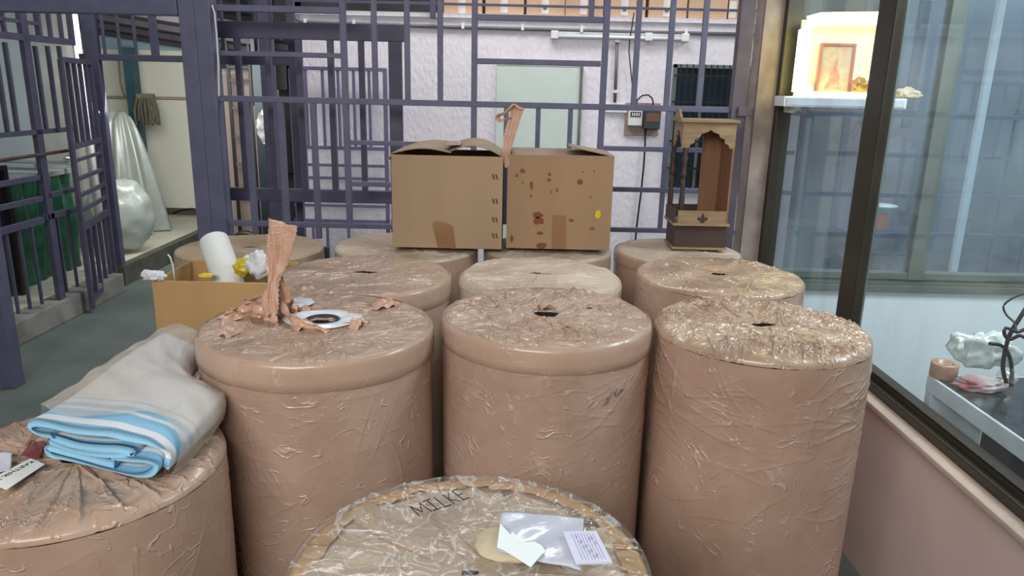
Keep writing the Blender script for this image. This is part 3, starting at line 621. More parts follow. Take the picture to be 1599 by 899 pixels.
def ribbon(name, path, widths, m, parent, twist=None, seed=1, nfold=5, amp=0.006, nw=25, nl=70, upright=False):
    """crumpled strip of tape along a 3D path; longitudinal pleats"""
    rs = np.random.RandomState(seed); path = np.array(path, float); n = len(path)
    d = np.r_[0, np.cumsum(np.linalg.norm(np.diff(path, axis=0), axis=1))]; q = np.linspace(0, d[-1], nl)
    # smooth interpolation
    def itp(a):
        y = np.interp(q, d, a); k = np.ones(7)/7; yp = np.pad(y, 3, mode='reflect', reflect_type='odd'); return np.convolve(yp, k, 'valid')
    Pc = np.stack([itp(path[:, i]) for i in range(3)], -1); w = itp(np.array(widths, float))
    tw = itp(np.array(twist, float)) if twist is not None else np.zeros(nl)
    P = np.zeros((nl, nw, 3)); 
    for i in range(nl):
        t = Vector(Pc[min(i+1, nl-1)]-Pc[max(i-1, 0)]).normalized(); a = tw[i]
        side_ = Vector((math.cos(a), math.sin(a), 0)); side_ = Vector((0.35*math.sin(i*0.23), -0.45+0.3*math.sin(i*0.4), 1)) if upright else side_; side_ = (side_-t*side_.dot(t)).normalized(); nrm = t.cross(side_)
        for j in range(nw):
            s = j/(nw-1)-0.5; z = amp*(abs(((s*nfold+0.13*math.sin(i*0.11)) % 1)-0.5)*4-1) + (0.3*amp*math.sin(i*0.33+j*0.8) if not upright else 0.9*amp*math.sin(i*0.26+j*0.22))
            edge = 0.0015*math.sin(i*1.7+seed) if j in (0, nw-1) else 0
            P[i, j] = Pc[i] + np.array(side_)*(s*w[i]+edge) + np.array(nrm)*z
    o = grid_obj(name, P, m, parent, smooth=True)
    sm = o.modifiers.new('thick', 'SOLIDIFY'); sm.thickness = 0.0008
    return o
def loc(px, py, base, y=None, z=None):
    v = atY(px, py, y) if y is not None else atZ(px, py, z); return v-Vector(base)
bR1 = (R1[0], R1[1], 0)
yb = 1.90
rp = [loc(x, y, bR1, y=yy) for x, y, yy in ((425, 492, 1.86), (421, 470, 1.90), (426, 440, 1.93), (432, 410, 1.94), (437, 380, 1.93), (441, 347, 1.92))]
ribbon('torn_tape_strip', rp, [0.03, 0.045, 0.028, 0.06, 0.072, 0.082], M_ribbon, r1, twist=[0.4, 0.3, 0.1, 0, -0.1, -0.2], seed=3, nfold=2, amp=0.005)
rp2 = [loc(x, y, bR1, y=yy) for x, y, yy in ((434, 425, 1.95), (441, 448, 1.96), (447, 468, 1.96), (440, 476, 1.95))]
ribbon('torn_tape_strip', rp2, [0.018, 0.03, 0.03, 0.02], M_ribbon, r1, seed=4, nfold=2, amp=0.002)
def flap(name, cx, cy, cz, L_, w, rz, tilt, curl, m, parent, seed):
    rs = np.random.RandomState(seed); nu, nv = 26, 20; P = np.zeros((nu, nv, 3)); ja = rs.uniform(0, 6)
    for i in range(nu):
        for j in range(nv):
            u = i/(nu-1); v = j/(nv-1)-0.5
            wv = w*(1-0.35*u+0.15*math.sin(u*9+ja)); a = tilt+curl*u
            x = L_*u*math.cos(a); z = L_*u*math.sin(a)+0.006*math.sin(v*14+ja+u*4)*u+0.004*math.sin(u*15+v*7); y = wv*v+0.008*math.sin(u*7+ja)
            P[i, j] = (cx+x*math.cos(rz)-y*math.sin(rz), cy+x*math.sin(rz)+y*math.cos(rz), cz+z)
    o = grid_obj(name, P, m, parent); sm = o.modifiers.new('thick', 'SOLIDIFY'); sm.thickness = 0.0008; return o
fz = R1[3]
for k, (x, y, L_, w, rz, ti, cu_) in enumerate(((-0.055, -0.055, 0.065, 0.075, 0.5, 0.75, -0.9), (0.095, -0.050, 0.05, 0.045, 0.9, 0.9, -0.7), (0.11, 0.17, 0.08, 0.09, 0.3, 0.35, -0.4),
        (-0.17, -0.10, 0.09, 0.12, 2.9, 0.28, -0.45), (-0.20, 0.02, 0.08, 0.12, 2.6, 0.45, -0.6), (-0.10, 0.10, 0.05, 0.07, 0.4, 0.35, -0.4))):
    flap('torn_flap', x, y, fz+0.003, L_, w, rz, ti, cu_, M_ribbon, r1, 100+k)
for k, (pth, wd) in enumerate(((((-0.25, 0.13), (-0.20, 0.11), (-0.15, 0.09), (-0.11, 0.05), (-0.085, 0.0), (-0.05, -0.045), (0.0, -0.075), (0.05, -0.085)), (0.02, 0.05, 0.06, 0.055, 0.05, 0.04, 0.03, 0.012)),
        (((-0.27, 0.06), (-0.22, 0.055), (-0.17, 0.03), (-0.12, -0.01), (-0.09, -0.06)), (0.015, 0.04, 0.05, 0.04, 0.015)),
        (((-0.16, 0.17), (-0.12, 0.14), (-0.09, 0.10), (-0.075, 0.05)), (0.02, 0.04, 0.045, 0.02)))):
    pt3 = [(x+0.006*math.sin(q*2.3), y, fz+0.002+wd[q]*0.42) for q, (x, y) in enumerate(pth)]
    ribbon('crumpled_tape_ridge', pt3, wd, M_ribbon, r1, seed=20+k, nfold=1.5, amp=0.006, upright=True, nl=90)
for k, (x, y, L_, w, rz, ti, cu_) in enumerate(((0.02, 0.075, 0.055, 0.05, -2.2, 0.35, -0.3), (-0.16, 0.02, 0.07, 0.03, 0.9, 0.3, -0.5), (0.01, -0.13, 0.10, 0.06, 0.2, 0.18, -0.25), (0.13, 0.08, 0.08, 0.05, -0.9, 0.2, -0.3))):
    flap('lifted_fold', x, y, R2[3]+0.004, L_, w, rz, ti, cu_, M_tapetop, r2, 120+k)

# handwriting: strokes laid on a surface
def strokes(name, lines, fn, r, m, parent, sub=4):
    mb = MB()
    for ln in lines:
        pts = []
        for i in range(len(ln)-1):
            for k in range(sub): 
                t = k/sub; pts.append((ln[i][0]*(1-t)+ln[i+1][0]*t, ln[i][1]*(1-t)+ln[i+1][1]*t))
        pts.append(ln[-1]); mb.tube([fn(*p) for p in pts], r, 5)
    return mb.build(name, m, parent)
M_ink = mat('black_marker_ink', (44, 40, 44), 0.6); M_redink = mat('dark_red_marker_ink', (84, 38, 34), 0.6)
MILKE = [[(0, 0), (0.08, 1), (0.45, 0.25), (0.9, 1), (1.0, 0)],
         [(1.2, 1), (1.8, 1)], [(1.5, 1), (1.5, 0.1)], [(1.15, 0.05), (1.85, 0.05)],
         [(2.15, 1), (2.15, 0.0), (2.65, 0.0)],
         [(2.9, 1), (2.9, 0)], [(3.4, 0.95), (2.92, 0.45), (3.45, 0.0)],
         [(4.3, 1), (3.75, 1), (3.75, 0), (4.3, 0)], [(3.75, 0.5), (4.2, 0.5)]]
ma = atZ(656, 822, 0.815); mbp = atZ(733, 792, 0.815); base = Vector((-0.060, 1.100, 0))
ux = (mbp-ma); ux.z = 0; Lm = ux.length; ux.normalize(); vx = Vector((-ux.y, ux.x, 0))
sc = Lm/4.3
strokes('marker_writing', MILKE, lambda u, v: ma-base+ux*u*sc+vx*v*0.040+Vector((0, 0, 0.0215)), 0.0011, M_ink, rF)
def cyl_fn(R, X, Y, px, py, e=0.0025):
    """returns f(du, dz) on a roll's side around the point seen at px, py"""
    d = ray(px, py); ox, oy = -X, -Y; a_ = d.x**2+d.y**2; b_ = 2*(ox*d.x+oy*d.y); c_ = ox*ox+oy*oy-R*R
    t = (-b_-math.sqrt(b_*b_-4*a_*c_))/(2*a_); p = d*t+Vector((0, 0, CZ)); th0 = math.atan2(p.y-Y, p.x-X)
    return lambda u, v: Vector(((R+e)*math.cos(th0+u/R), (R+e)*math.sin(th0+u/R), p.z+v))
f_ = cyl_fn(R2[2], R2[0], R2[1], 942, 632)
SCR = [[(0, -0.2), (0.5, 0.5), (0.8, 1.1), (0.35, 1.1)], [(0.6, 0.0), (1.4, 2.0)], [(2.2, 1.0), (2.0, 1.9), (2.1, 1.2), (2.6, 2.2)], [(2.4, 0.9), (3.2, 1.5), (3.0, 1.1), (3.8, 2.0), (3.5, 1.4), (4.2, 1.9)]]
strokes('marker_scribble', SCR, lambda u, v: f_(u*0.016, v*0.016), 0.0009, mat('faded_marker_ink', (92, 78, 84), 0.6), r2, 2)
f2_ = cyl_fn(R1[2], R1[0], R1[1], 366, 822, 0.003)
# written running downwards: "45 LU"
W45 = [[(0.9, 0.75), (0.0, 0.55), (0.55, 0.0)], [(0.95, 0.2), (0.2, 0.2)],
       [(1.9, 0.9), (1.3, 0.7), (1.35, 0.3), (1.75, 0.25), (2.1, 0.0)], [(1.95, 0.95), (2.05, 0.55)],
       [(2.9, 0.9), (2.9, 0.2), (3.3, 0.1)], [(3.0, 0.8), (3.6, 0.9)], [(3.9, 0.8), (3.8, 0.2), (4.2, 0.2), (4.4, 0.9)]]
strokes('marker_writing', W45, lambda u, v: f2_(v*0.034-0.01, -u*0.030), 0.0014, M_redink, r1, 2)
f3_ = cyl_fn(R1[2], R1[0], R1[1], 352, 815, 0.003)
strokes('marker_writing', [[(0, 0.4), (0.8, 0.1)], [(0.9, 0.7), (1.5, 0.2), (1.9, 0.7)], [(2.3, 0.2), (2.3, 0.8), (2.9, 0.4)]], lambda u, v: f3_(v*0.02, -u*0.026), 0.0009, M_redink, r1, 2)

# front roll: kraft tape tabs round the rim, stretch film, papers
rs = np.random.RandomState(8)
HF = 0.797; RF = 0.303
M_tab = mat('ochre_tape_tab', (180, 142, 98), 0.35, var=0.1, coat=0.5, bump=0.3, bscale=18)
nt_ = 30
for k in range(nt_):
    a0 = 2*math.pi*k/nt_+rs.uniform(-0.02, 0.02); a1 = a0+2*math.pi/nt_*1.08; P = np.zeros((9, 9, 3)); rin_ = RF-0.030-rs.uniform(0, 0.012)
    for i in range(9):
        for j in range(9):
            a = a0+(a1-a0)*j/8
            if i < 6: r_ = rin_+(RF+0.001-rin_)*i/5; z = HF+0.010+0.0010*(k % 2)+0.002*math.sin(j*0.9+k)*(1-i/6)-0.004*(i/5)**2
            else: r_ = RF+0.004; z = HF+0.003-(i-5)*0.012
            P[i, j] = (r_*math.cos(a), r_*math.sin(a), z)
    o = grid_obj('rim_tape_tab', P, M_tab, rF)
nt3 = 420; th = np.linspace(0, 2*np.pi, nt3, endpoint=False); nrr = 110
s = np.linspace(0.02, 1, nrr)[:, None]; Rr = (RF+0.006)*np.minimum(s*1.12, 1); T2 = np.repeat(th[None, :], nrr, 0); Xg = Rr*np.cos(T2); Yg = Rr*np.sin(T2)
rs = np.random.RandomState(77)
def cu(i):
    cu.q = RF*math.sqrt(rs.uniform(0, 1)); cu.t = rs.uniform(0, 2*math.pi); return cu.q*math.cos(cu.t)
def cv(i): return cu.q*math.sin(cu.t)
h = creases(Xg, Yg, rs, 260, cu, cv, 0.015, 0.09, 0.007, 0.0016, ang=lambda u, v: math.atan2(v, u)+rs.normal(0, 0.7), step=0.3)
h += 0.003*(fbm(Xg, Yg, 5, 9, 2)+0.5)
h += 0.016*np.exp(-(((Xg-0.075)/0.085)**2+((Yg+0.06)/0.075)**2))
over = np.clip(s*1.12-1, 0, 1)/0.12; Zf = HF+0.013+h*(1-over*0.7)-over*0.06
grid_obj('stretch_film', np.stack([Xg, Yg, Zf], -1), M_film, rF, closed_u=True)
# bundle in clear film near the front
def blob(name, c, r, m, parent=None, seed=0, squash=(1, 1, 1), amp=0.12, freq=3.0, sub=4, flat=None):
    bm = bmesh.new(); bmesh.ops.create_icosphere(bm, subdivisions=sub, radius=1.0); rs = np.random.RandomState(seed)
    dirs = rs.normal(size=(26, 3)); dirs /= np.linalg.norm(dirs, axis=1)[:, None]
    for v in bm.verts:
        n = np.array(v.co); dd = 0
        for q, w in enumerate(dirs): dd += math.exp(-((abs(n.dot(w))-0.1*q % 0.7)**2)*60)*(1 if q % 2 else -1)
        k = 1+amp*dd/3+amp*0.5*math.sin(freq*(n[0]+seed))*math.sin(freq*1.3*n[1]+seed)
        v.co = Vector((c[0]+n[0]*r*k*squash[0], c[1]+n[1]*r*k*squash[1], c[2]+n[2]*r*k*squash[2]))
        if flat is not None and v.co.z < flat: v.co.z = flat
    me = bpy.data.meshes.new(name); bm.to_mesh(me); bm.free(); me.materials.append(m)
    me.polygons.foreach_set('use_smooth', [True]*len(me.polygons)); return link(bpy.data.objects.new(name, me), parent)
pk = atZ(800, 868, 0.80)
pad = blob('paper_wad', (pk.x+0.005+0.060, pk.y+0.01-1.100, HF+0.022), 0.075, mat('cream_paper', (205, 190, 160), 0.7, var=0.08), rF, 3, (1, 0.72, 0.2), 0.05, flat=HF+0.010)
pad['label'] = 'cream paper wad under the film'
def sheet(name, corners, z, m, parent=None, amp=0.004, n=24, seed=1, thick=0.0006):
    P = np.zeros((n, n, 3)); A, B, Cc, Dd = [np.array(c) for c in corners]
    rs = np.random.RandomState(seed)
    for i in range(n):
        for j in range(n):
            u = j/(n-1); v = i/(n-1); p = (A*(1-u)+B*u)*(1-v)+(Dd*(1-u)+Cc*u)*v
            P[i, j] = (p[0], p[1], z+amp*(0.6+math.sin(u*7+seed)*math.sin(v*5+seed*2)*0.5+0.3*math.sin((u+v)*11)))
    o = grid_obj(name, P, m, parent); sm = o.modifiers.new('thick', 'SOLIDIFY'); sm.thickness = thick; return o
def q4(pts, z): return [tuple(atZ(x, y, z))[:2] for x, y in pts]
pz_ = HF+0.036
o = sheet('printed_pouch', q4(((782, 800), (912, 808), (907, 893), (776, 862)), pz_), pz_, film_mat('white_plastic_pouch', 0.70, 0.08, tint=(214, 218, 230), streak=0.2, scale=12), None, seed=2)
tag(o, 'translucent white pouch lying on the front roll beside the receipt', 'pouch')
wpp = [tuple(atZ(x, y, pz_+0.006))[:2] for x, y in ((781, 818), (790, 828), (797, 836), (800, 832), (812, 841), (821, 848), (835, 847), (846, 853), (852, 862), (845, 868), (829, 887), (806, 872), (786, 860), (776, 856))]
o = MB().prism(wpp[::-1], lambda u, v, w: (u, v, pz_+0.0075+w), 0.0008).build('white_paper', mat('bright_white_paper', (240, 248, 248), 0.6, var=0.02))
tag(o, 'torn bright white paper lying on the pouch on the front roll', 'paper')
rq = q4(((879, 831), (931, 830), (956, 878), (899, 880)), pz_+0.010)
rc = thing('receipt_pad', 'small ruled receipt pad lying on the pouch at right of the front roll', 'receipt', (*rq[0], pz_+0.008))
nn_ = MB(); A, B, Cc, Dd = [Vector((*c, 0)) for c in rq]
nn_.prism([(0, 0), (1, 0), (1, 1), (0, 1)], lambda u, v, w: (A*(1-u)+B*u)*(1-v)+(Dd*(1-u)+Cc*u)*v+Vector((0, 0, pz_+0.008+w)), 0.004)
reloc(nn_.build('paper_pad', mat('pale_lilac_paper', (216, 216, 236), 0.6, var=0.02), rc), rc.location)
lm = MB()
def rq_(u, v): return (A*(1-u)+B*u)*(1-v)+(Dd*(1-u)+Cc*u)*v+Vector((0, 0, pz_+0.0123))
for k in range(8): u = 0.22+k*0.09; lm.tube([rq_(u, 0.08), rq_(u, 0.92)], 0.0004, 4)
for k in range(16):
    u = 0.3+0.5*((k*37) % 17)/17; v = 0.15+0.7*((k*23) % 19)/19; lm.tube([rq_(u, v), rq_(u+0.05, v+0.04), rq_(u+0.02, v+0.09)], 0.0005, 4)
reloc(lm.build('ruled_lines', mat('blue_grey_print', (140, 142, 180), 0.6), rc), rc.location)

# label and paper on the left roll, dark red stain
lz = 0.834
lq = q4(((-22, 752), (48, 716), (70, 725), (10, 765)), lz)
lb = thing('name_label', 'white strip label with black capital letters at the left edge of the low roll', 'label', (*lq[1], lz))
mb_ = MB(); A2, B2, C2, D2 = [Vector((*c, 0)) for c in lq]
mb_.prism([(0, 0), (1, 0), (1, 1), (0, 1)], lambda u, v, w: (A2*(1-u)+B2*u)*(1-v)+(D2*(1-u)+C2*u)*v+Vector((0, 0, lz+w)), 0.001)
reloc(mb_.build('label_paper', mat('label_white', (226, 228, 222), 0.5, var=0.02), lb), lb.location)
def text_mesh(name, body, size, m, parent, mtx):
    cu_ = bpy.data.curves.new(name, 'FONT'); cu_.body = body; cu_.size = size; cu_.extrude = 0.0003
    to = bpy.data.objects.new(name+'_src', cu_); C.objects.link(to); dg = bpy.context.evaluated_depsgraph_get()
    me = bpy.data.meshes.new_from_object(to.evaluated_get(dg)); bpy.data.objects.remove(to); me.materials.clear(); me.materials.append(m); me.transform(mtx)
    return link(bpy.data.objects.new(name, me), parent)
tx = (A2-B2); Lt = tx.length; tx.normalize(); ty = Vector((-tx.y, tx.x, 0))
if ty.y > 0: ty = -ty
org = B2+(C2-B2)*0.22+tx*0.006+Vector((0, 0, lz+0.0013))
X_, Y_ = tx, Vector((tx.y, -tx.x, 0)); 
mt = Matrix((tx, -Y_ if False else tx.orthogonal()*0+Vector((-tx.y, tx.x, 0)), Vector((0, 0, 1)))).transposed().to_4x4(); mt.translation = org
reloc(text_mesh('label_text', 'KARTHIK TRADING', 0.0165, M_ink, lb, mt), lb.location)
o = sheet('ruled_slip', q4(((-40, 712), (19, 706), (17, 735), (-40, 748)), lz), lz-0.001, mat('grey_ruled_paper', (206, 206, 218), 0.6, var=0.04), None, amp=0.003, seed=6)
tag(o, 'pale ruled paper slip at the left edge above the name label', 'paper')
o = sheet('red_tape_patch', q4(((48, 690), (70, 690), (62, 718), (32, 712)), 0.828), 0.828, mat('dark_red_tape', (128, 40, 44), 0.35, var=0.1, coat=0.4), None, amp=0.003, seed=7)
tag(o, 'dark red tape patch peeping out beside the blue folded sheet', 'tape')

# ---------------------------------------------------------------- folded woven sheet in a plastic bag
def woven_mat():
    m, N, L, b = new_mat('blue_white_woven_sheet')
    tc = N.new('ShaderNodeTexCoord'); sx = N.new('ShaderNodeSeparateXYZ'); L.new(tc.outputs['Object'], sx.inputs[0])
    mr = N.new('ShaderNodeMapRange'); mr.inputs[1].default_value = 0.0; mr.inputs[2].default_value = 0.62
    nz_ = N.new('ShaderNodeTexNoise'); nz_.inputs['Scale'].default_value = 5; L.new(tc.outputs['Object'], nz_.inputs['Vector'])
    ad = N.new('ShaderNodeMath'); ad.operation = 'MULTIPLY_ADD'; ad.inputs[1].default_value = 0.012; L.new(nz_.outputs['Fac'], ad.inputs[0]); L.new(sx.outputs['Y'], ad.inputs[2])
    L.new(ad.outputs[0], mr.inputs[0])
    cr = N.new('ShaderNodeValToRGB'); cr.color_ramp.interpolation = 'CONSTANT'
    blue = (*S((150, 206, 238)), 1); wh = (*S((238, 242, 246)), 1); e = cr.color_ramp.elements
    stops = [(0.0, blue), (0.032, wh), (0.072, blue), (0.135, wh), (0.155, blue), (0.185, wh), (0.215, blue), (0.225, wh)]
    e[0].position = 0; e[0].color = blue; e[1].position = stops[1][0]; e[1].color = wh
    for p_, c_ in stops[2:]: q = e.new(p_); q.color = c_
    L.new(mr.outputs[0], cr.inputs[0])
    w = N.new('ShaderNodeTexChecker'); w.inputs['Scale'].default_value = 300; L.new(tc.outputs['Object'], w.inputs['Vector'])
    mx = N.new('ShaderNodeMix'); mx.data_type = 'RGBA'; mx.blend_type = 'MULTIPLY'; mx.inputs[0].default_value = 0.22
    L.new(cr.outputs[0], mx.inputs[6]); L.new(w.outputs['Color'], mx.inputs[7]); L.new(mx.outputs[2], b.inputs['Base Color'])
    b.inputs['Roughness'].default_value = 0.55
    bp = N.new('ShaderNodeBump'); bp.inputs['Strength'].default_value = 0.25; bp.inputs['Distance'].default_value = 0.004; L.new(nz_.outputs['Fac'], bp.inputs['Height']); L.new(bp.outputs[0], b.inputs['Normal'])
    return m
M_woven = woven_mat()
pfl = Vector((-0.985, 1.385, 0.836)); pfr = Vector((-0.685, 1.315, 0.836))
pu = (pfr-pfl).normalized(); pperp = Vector((-pu.y, pu.x, 0)); pvv = Vector((0.02, 1.0, 0)).normalized(); PW = (pfr-pfl).length
pk = thing('folded_sheet', 'folded light blue and white woven sheet resting on the low left roll', 'folded sheet', pfl)
pk.rotation_euler = (0, 0, math.atan2(pu.y, pu.x))
def limit(wx, wy):
    """keep clear of the big roll"""
    dy = wy-R1[1]
    if abs(dy) < R1[2]+0.012:
        xl = R1[0]-math.sqrt((R1[2]+0.012)**2-dy*dy)
        return min(wx, xl)
    return wx
def pkg_pt(u, v, z):
    w = pfl+pu*u+pvv*v; xl = limit(9, w.y)
    if xl < 9:
        full = (pfl+pu*PW+pvv*v).x+0.03; left = (pfl+pvv*v).x; t = (w.x-left)/(full-left)
        nx = left+t*(min(full, xl)-left); w.x = nx
    loc_ = w-pfl; return (loc_.dot(pu), loc_.dot(pperp), z)
def fold(name, prof, thick, y0, y1, seed, tw=0.0):
    """prof: open polyline in (u, z); extruded along v as a soft slab"""
    pr = np.array(prof, float); d = np.r_[0, np.cumsum(np.linalg.norm(np.diff(pr, axis=0), axis=1))]; q = np.linspace(0, d[-1], 70)
    u = np.interp(q, d, pr[:, 0]); z = np.interp(q, d, pr[:, 1])
    k = np.ones(5)/5; u = np.convolve(np.pad(u, 2, mode='edge'), k, 'valid'); z = np.convolve(np.pad(z, 2, mode='edge'), k, 'valid')
    du = np.gradient(u); dz_ = np.gradient(z); l = np.hypot(du, dz_)+1e-9; nu, nz__ = -dz_/l, du/l
    loop_u = np.r_[u+nu*thick/2, (u-nu*thick/2)[::-1]]; loop_z = np.r_[z+nz__*thick/2, (z-nz__*thick/2)[::-1]]
    ny = 46; P = []
    for i in range(ny):
        t = i/(ny-1); v = y0+(y1-y0)*t
        row = []
        for a, b_ in zip(loop_u, loop_z):
            vv = v+0.010*math.sin(a*13+seed)*(1-t)+0.004*math.sin(b_*160+seed*2)*(1-t)
            zz = b_+0.0035*math.sin(a*18+v*9+seed)*(b_ > 0.012)+0.004*math.sin(v*14+seed)*(b_/0.1)
            row.append(pkg_pt(a, vv, max(zz, 0.002)))
        P.append(row)
    P = np.array(P); o = grid_obj(name, P, M_woven, pk, closed_u=True)
    # close the ends
    me = o.data; bm = bmesh.new(); bm.from_mesh(me); n = len(loop_u); half = n//2; bm.verts.ensure_lookup_table()
    for base_ in (0, (ny-1)*n):
        for j in range(half-1):
            try: bm.faces.new([bm.verts[base_+x] for x in (j, j+1, n-2-j, n-1-j)])
            except ValueError: pass
    bm.to_mesh(me); bm.free(); me.polygons.foreach_set('use_smooth', [True]*len(me.polygons)); return o
W_ = PW
fold('lower_fold', [(W_-0.10, 0.026), (0.07, 0.022), (0.03, 0.026), (0.028, 0.030), (0.028, 0.012), (0.03, 0.008), (0.08, 0.006), (W_-0.05, 0.008), (W_-0.01, 0.020), (W_+0.002, 0.036), (W_-0.02, 0.045), (W_-0.12, 0.038)], 0.0135, 0.0, 0.56, 1)
fold('middle_fold', [(0.035, 0.040), (0.10, 0.037), (W_-0.09, 0.047), (W_-0.05, 0.052), (W_-0.09, 0.058), (0.12, 0.050), (0.04, 0.050)], 0.0135, 0.004, 0.56, 2)
fold('upper_fold', [(0.06, 0.066), (0.012, 0.058), (0.0, 0.062), (-0.006, 0.072), (0.004, 0.082), (0.05, 0.088), (0.2, 0.086), (W_-0.08, 0.080), (W_-0.02, 0.072), (W_+0.010, 0.054), (W_+0.012, 0.030), (W_-0.002, 0.014)], 0.0135, 0.006, 0.57, 3)
# bag round it
def bag_shell():
    n, k = 70, 80; P = np.zeros((n, k, 3)); rs = np.random.RandomState(4)
    H0 = 0.108
    prof = [(-0.055, 0.003), (-0.04, 0.03), (-0.025, 0.066), (-0.014, 0.098), (0.02, H0), (0.1, H0+0.001), (W_*0.6, H0-0.004), (W_-0.03, H0-0.010), (W_+0.020, 0.066), (W_+0.020, 0.03), (W_+0.012, 0.004)]
    pr = np.array(prof); d = np.r_[0, np.cumsum(np.linalg.norm(np.diff(pr, axis=0), axis=1))]; q = np.linspace(0, d[-1], k); u = np.interp(q, d, pr[:, 0]); z = np.interp(q, d, pr[:, 1])
    Vv = np.linspace(-0.0, 1, n)
    for i in range(n):
        t = Vv[i]
        for j in range(k):
            front = 0.045+0.035*math.sin(j*0.12+1)-0.05*(j < 14)*(1-j/14)
            v = front+(0.70-front)*t
            sh = 1-0.12*sstep(np.array((t-0.75)/0.25))
            z_ = z[j]*(1-0.75*max(0, (t-0.86)/0.14)**1.5)
            zz = z_+0.004*math.sin(u[j]*30+v*22)*math.sin(v*17)+0.002*math.sin(v*60+u[j]*40)
            P[i, j] = pkg_pt(u[j]*sh+0.01*math.sin(v*12), v, max(zz, 0.003))
    return grid_obj('plastic_bag', P, M_cloud, pk)
bag_shell()

# ---------------------------------------------------------------- open carton at left with bits in it
def xy(px, py, z): return atZ(px, py, z)
ca = dict(x0=-1.333, x1=-0.885, y0=2.64, y1=2.985, h=0.89)
ct_ = thing('open_carton', 'glossy taped open carton holding the white foam roll', 'carton', ((ca['x0']+ca['x1'])/2, (ca['y0']+ca['y1'])/2, 0))
def wl(x0, x1, y0, y1, z0, z1, nm, m): return reloc(MB().box(x0, x1, y0, y1, z0, z1, 0.002).build(nm, m, ct_), ct_.location)
wl(ca['x0'], ca['x1'], ca['y0'], ca['y0']+0.006, 0, ca['h'], 'front_panel', M_cardglossy)
wl(ca['x0'], ca['x1'], ca['y1']-0.006, ca['y1'], 0, ca['h'], 'back_panel', M_cardglossy)
wl(ca['x0'], ca['x0']+0.006, ca['y0']+0.006, ca['y1']-0.006, 0, ca['h']-0.002, 'side_panel', M_cardglossy)
wl(ca['x1']-0.006, ca['x1'], ca['y0']+0.006, ca['y1']-0.006, 0, ca['h']-0.002, 'side_panel', M_cardglossy)
wl(ca['x0']+0.006, ca['x1']-0.006, ca['y0']+0.006, ca['y1']-0.006, 0.0, 0.012, 'bottom_panel', M_cardin)
wl(ca['x0']+0.14, ca['x0']+0.142, ca['y1']-0.009, ca['y1']-0.006, 0.5, ca['h'], 'inner_seam', M_cardin)
fo0 = Vector((-1.02, 2.71, 0.66)); fo1 = atY(333, 372, 2.93)
ax = (fo1-fo0)
mbx = MB(); prr = []
fo = thing('foam_roll', 'white foam roll leaning out of the open carton', 'roll', fo0)
L0 = ax.length; mt4 = ax.to_track_quat('Z', 'Y').to_matrix().to_4x4(); 
r0 = 0.057
mbx.lathe([(r0*0.9, 0), (r0, 0.01), (r0, L0*0.5), (r0*1.02, L0*0.8), (r0, L0-0.012), (r0*0.93, L0-0.002), (r0*0.8, L0+0.004), (r0*0.3, L0+0.003), (r0*0.22, L0-0.02)], 40)
of = mbx.build('rolled_foam', mat('white_foam', (232, 236, 232), 0.7, var=0.03, bump=0.1, scale=10), fo, True); of.data.transform(mt4.to_3x3().to_4x4())
M_net = mat('white_mesh_fabric', (228, 230, 232), 0.7, var=0.06, scale=30, bump=0.5, bscale=60); M_yel = mat('yellow_plastic', (224, 198, 30), 0.35, var=0.1, scale=10, coat=0.3, bump=0.3)
def bit(name, px, py, y, r, m, label, cat, sq, seed):
    p = atY(px, py, y); o = blob(name, p, r, m, None, seed, sq, 0.16, 4); tag(o, label, cat); return o
bit('white_bag', 405, 413, 2.76, 0.052, M_net, 'white cloth bag in the open carton right of the foam roll', 'bag', (0.9, 1, 1), 1)
bit('yellow_bag', 381, 417, 2.80, 0.038, M_yel, 'yellow plastic bag wedged beside the foam roll in the carton', 'bag', (1, 1, 0.9), 2)
bit('yellow_bag', 322, 430, 2.73, 0.022, M_yel, 'small scrap of yellow plastic left of the foam roll in the carton', 'bag', (1.3, 1, 0.4), 3)
bit('white_bag', 392, 406, 2.88, 0.035, M_net, 'small white cloth lump at the back of the open carton', 'cloth', (1, 1, 0.6), 6)
o = sheet('white_cloth', q4(((222, 424), (262, 420), (258, 438), (226, 440)), 0.905), 0.903, M_net, None, amp=0.006, seed=9, thick=0.004)
o = blob('white_cloth', atY(240, 430, 2.64)+Vector((0.0, 0, 0.0)), 0.045, M_net, None, 5, (1.0, 0.5, 0.42), 0.2, 4); tag(o, 'white cloth draped over the left corner of the open carton', 'cloth')
bpy.data.objects.remove([x for x in C.objects if x.name.startswith('white_cloth') and 'label' not in x.keys()][0])
tp = [atY(x, y, 2.80) for x, y in ((262, 397), (266, 402), (270, 415), (272, 432), (272, 445))]
tag(MB().tube(tp, 0.003, 6).build('white_string', M_white), 'short white cord standing up in the open carton', 'cord')

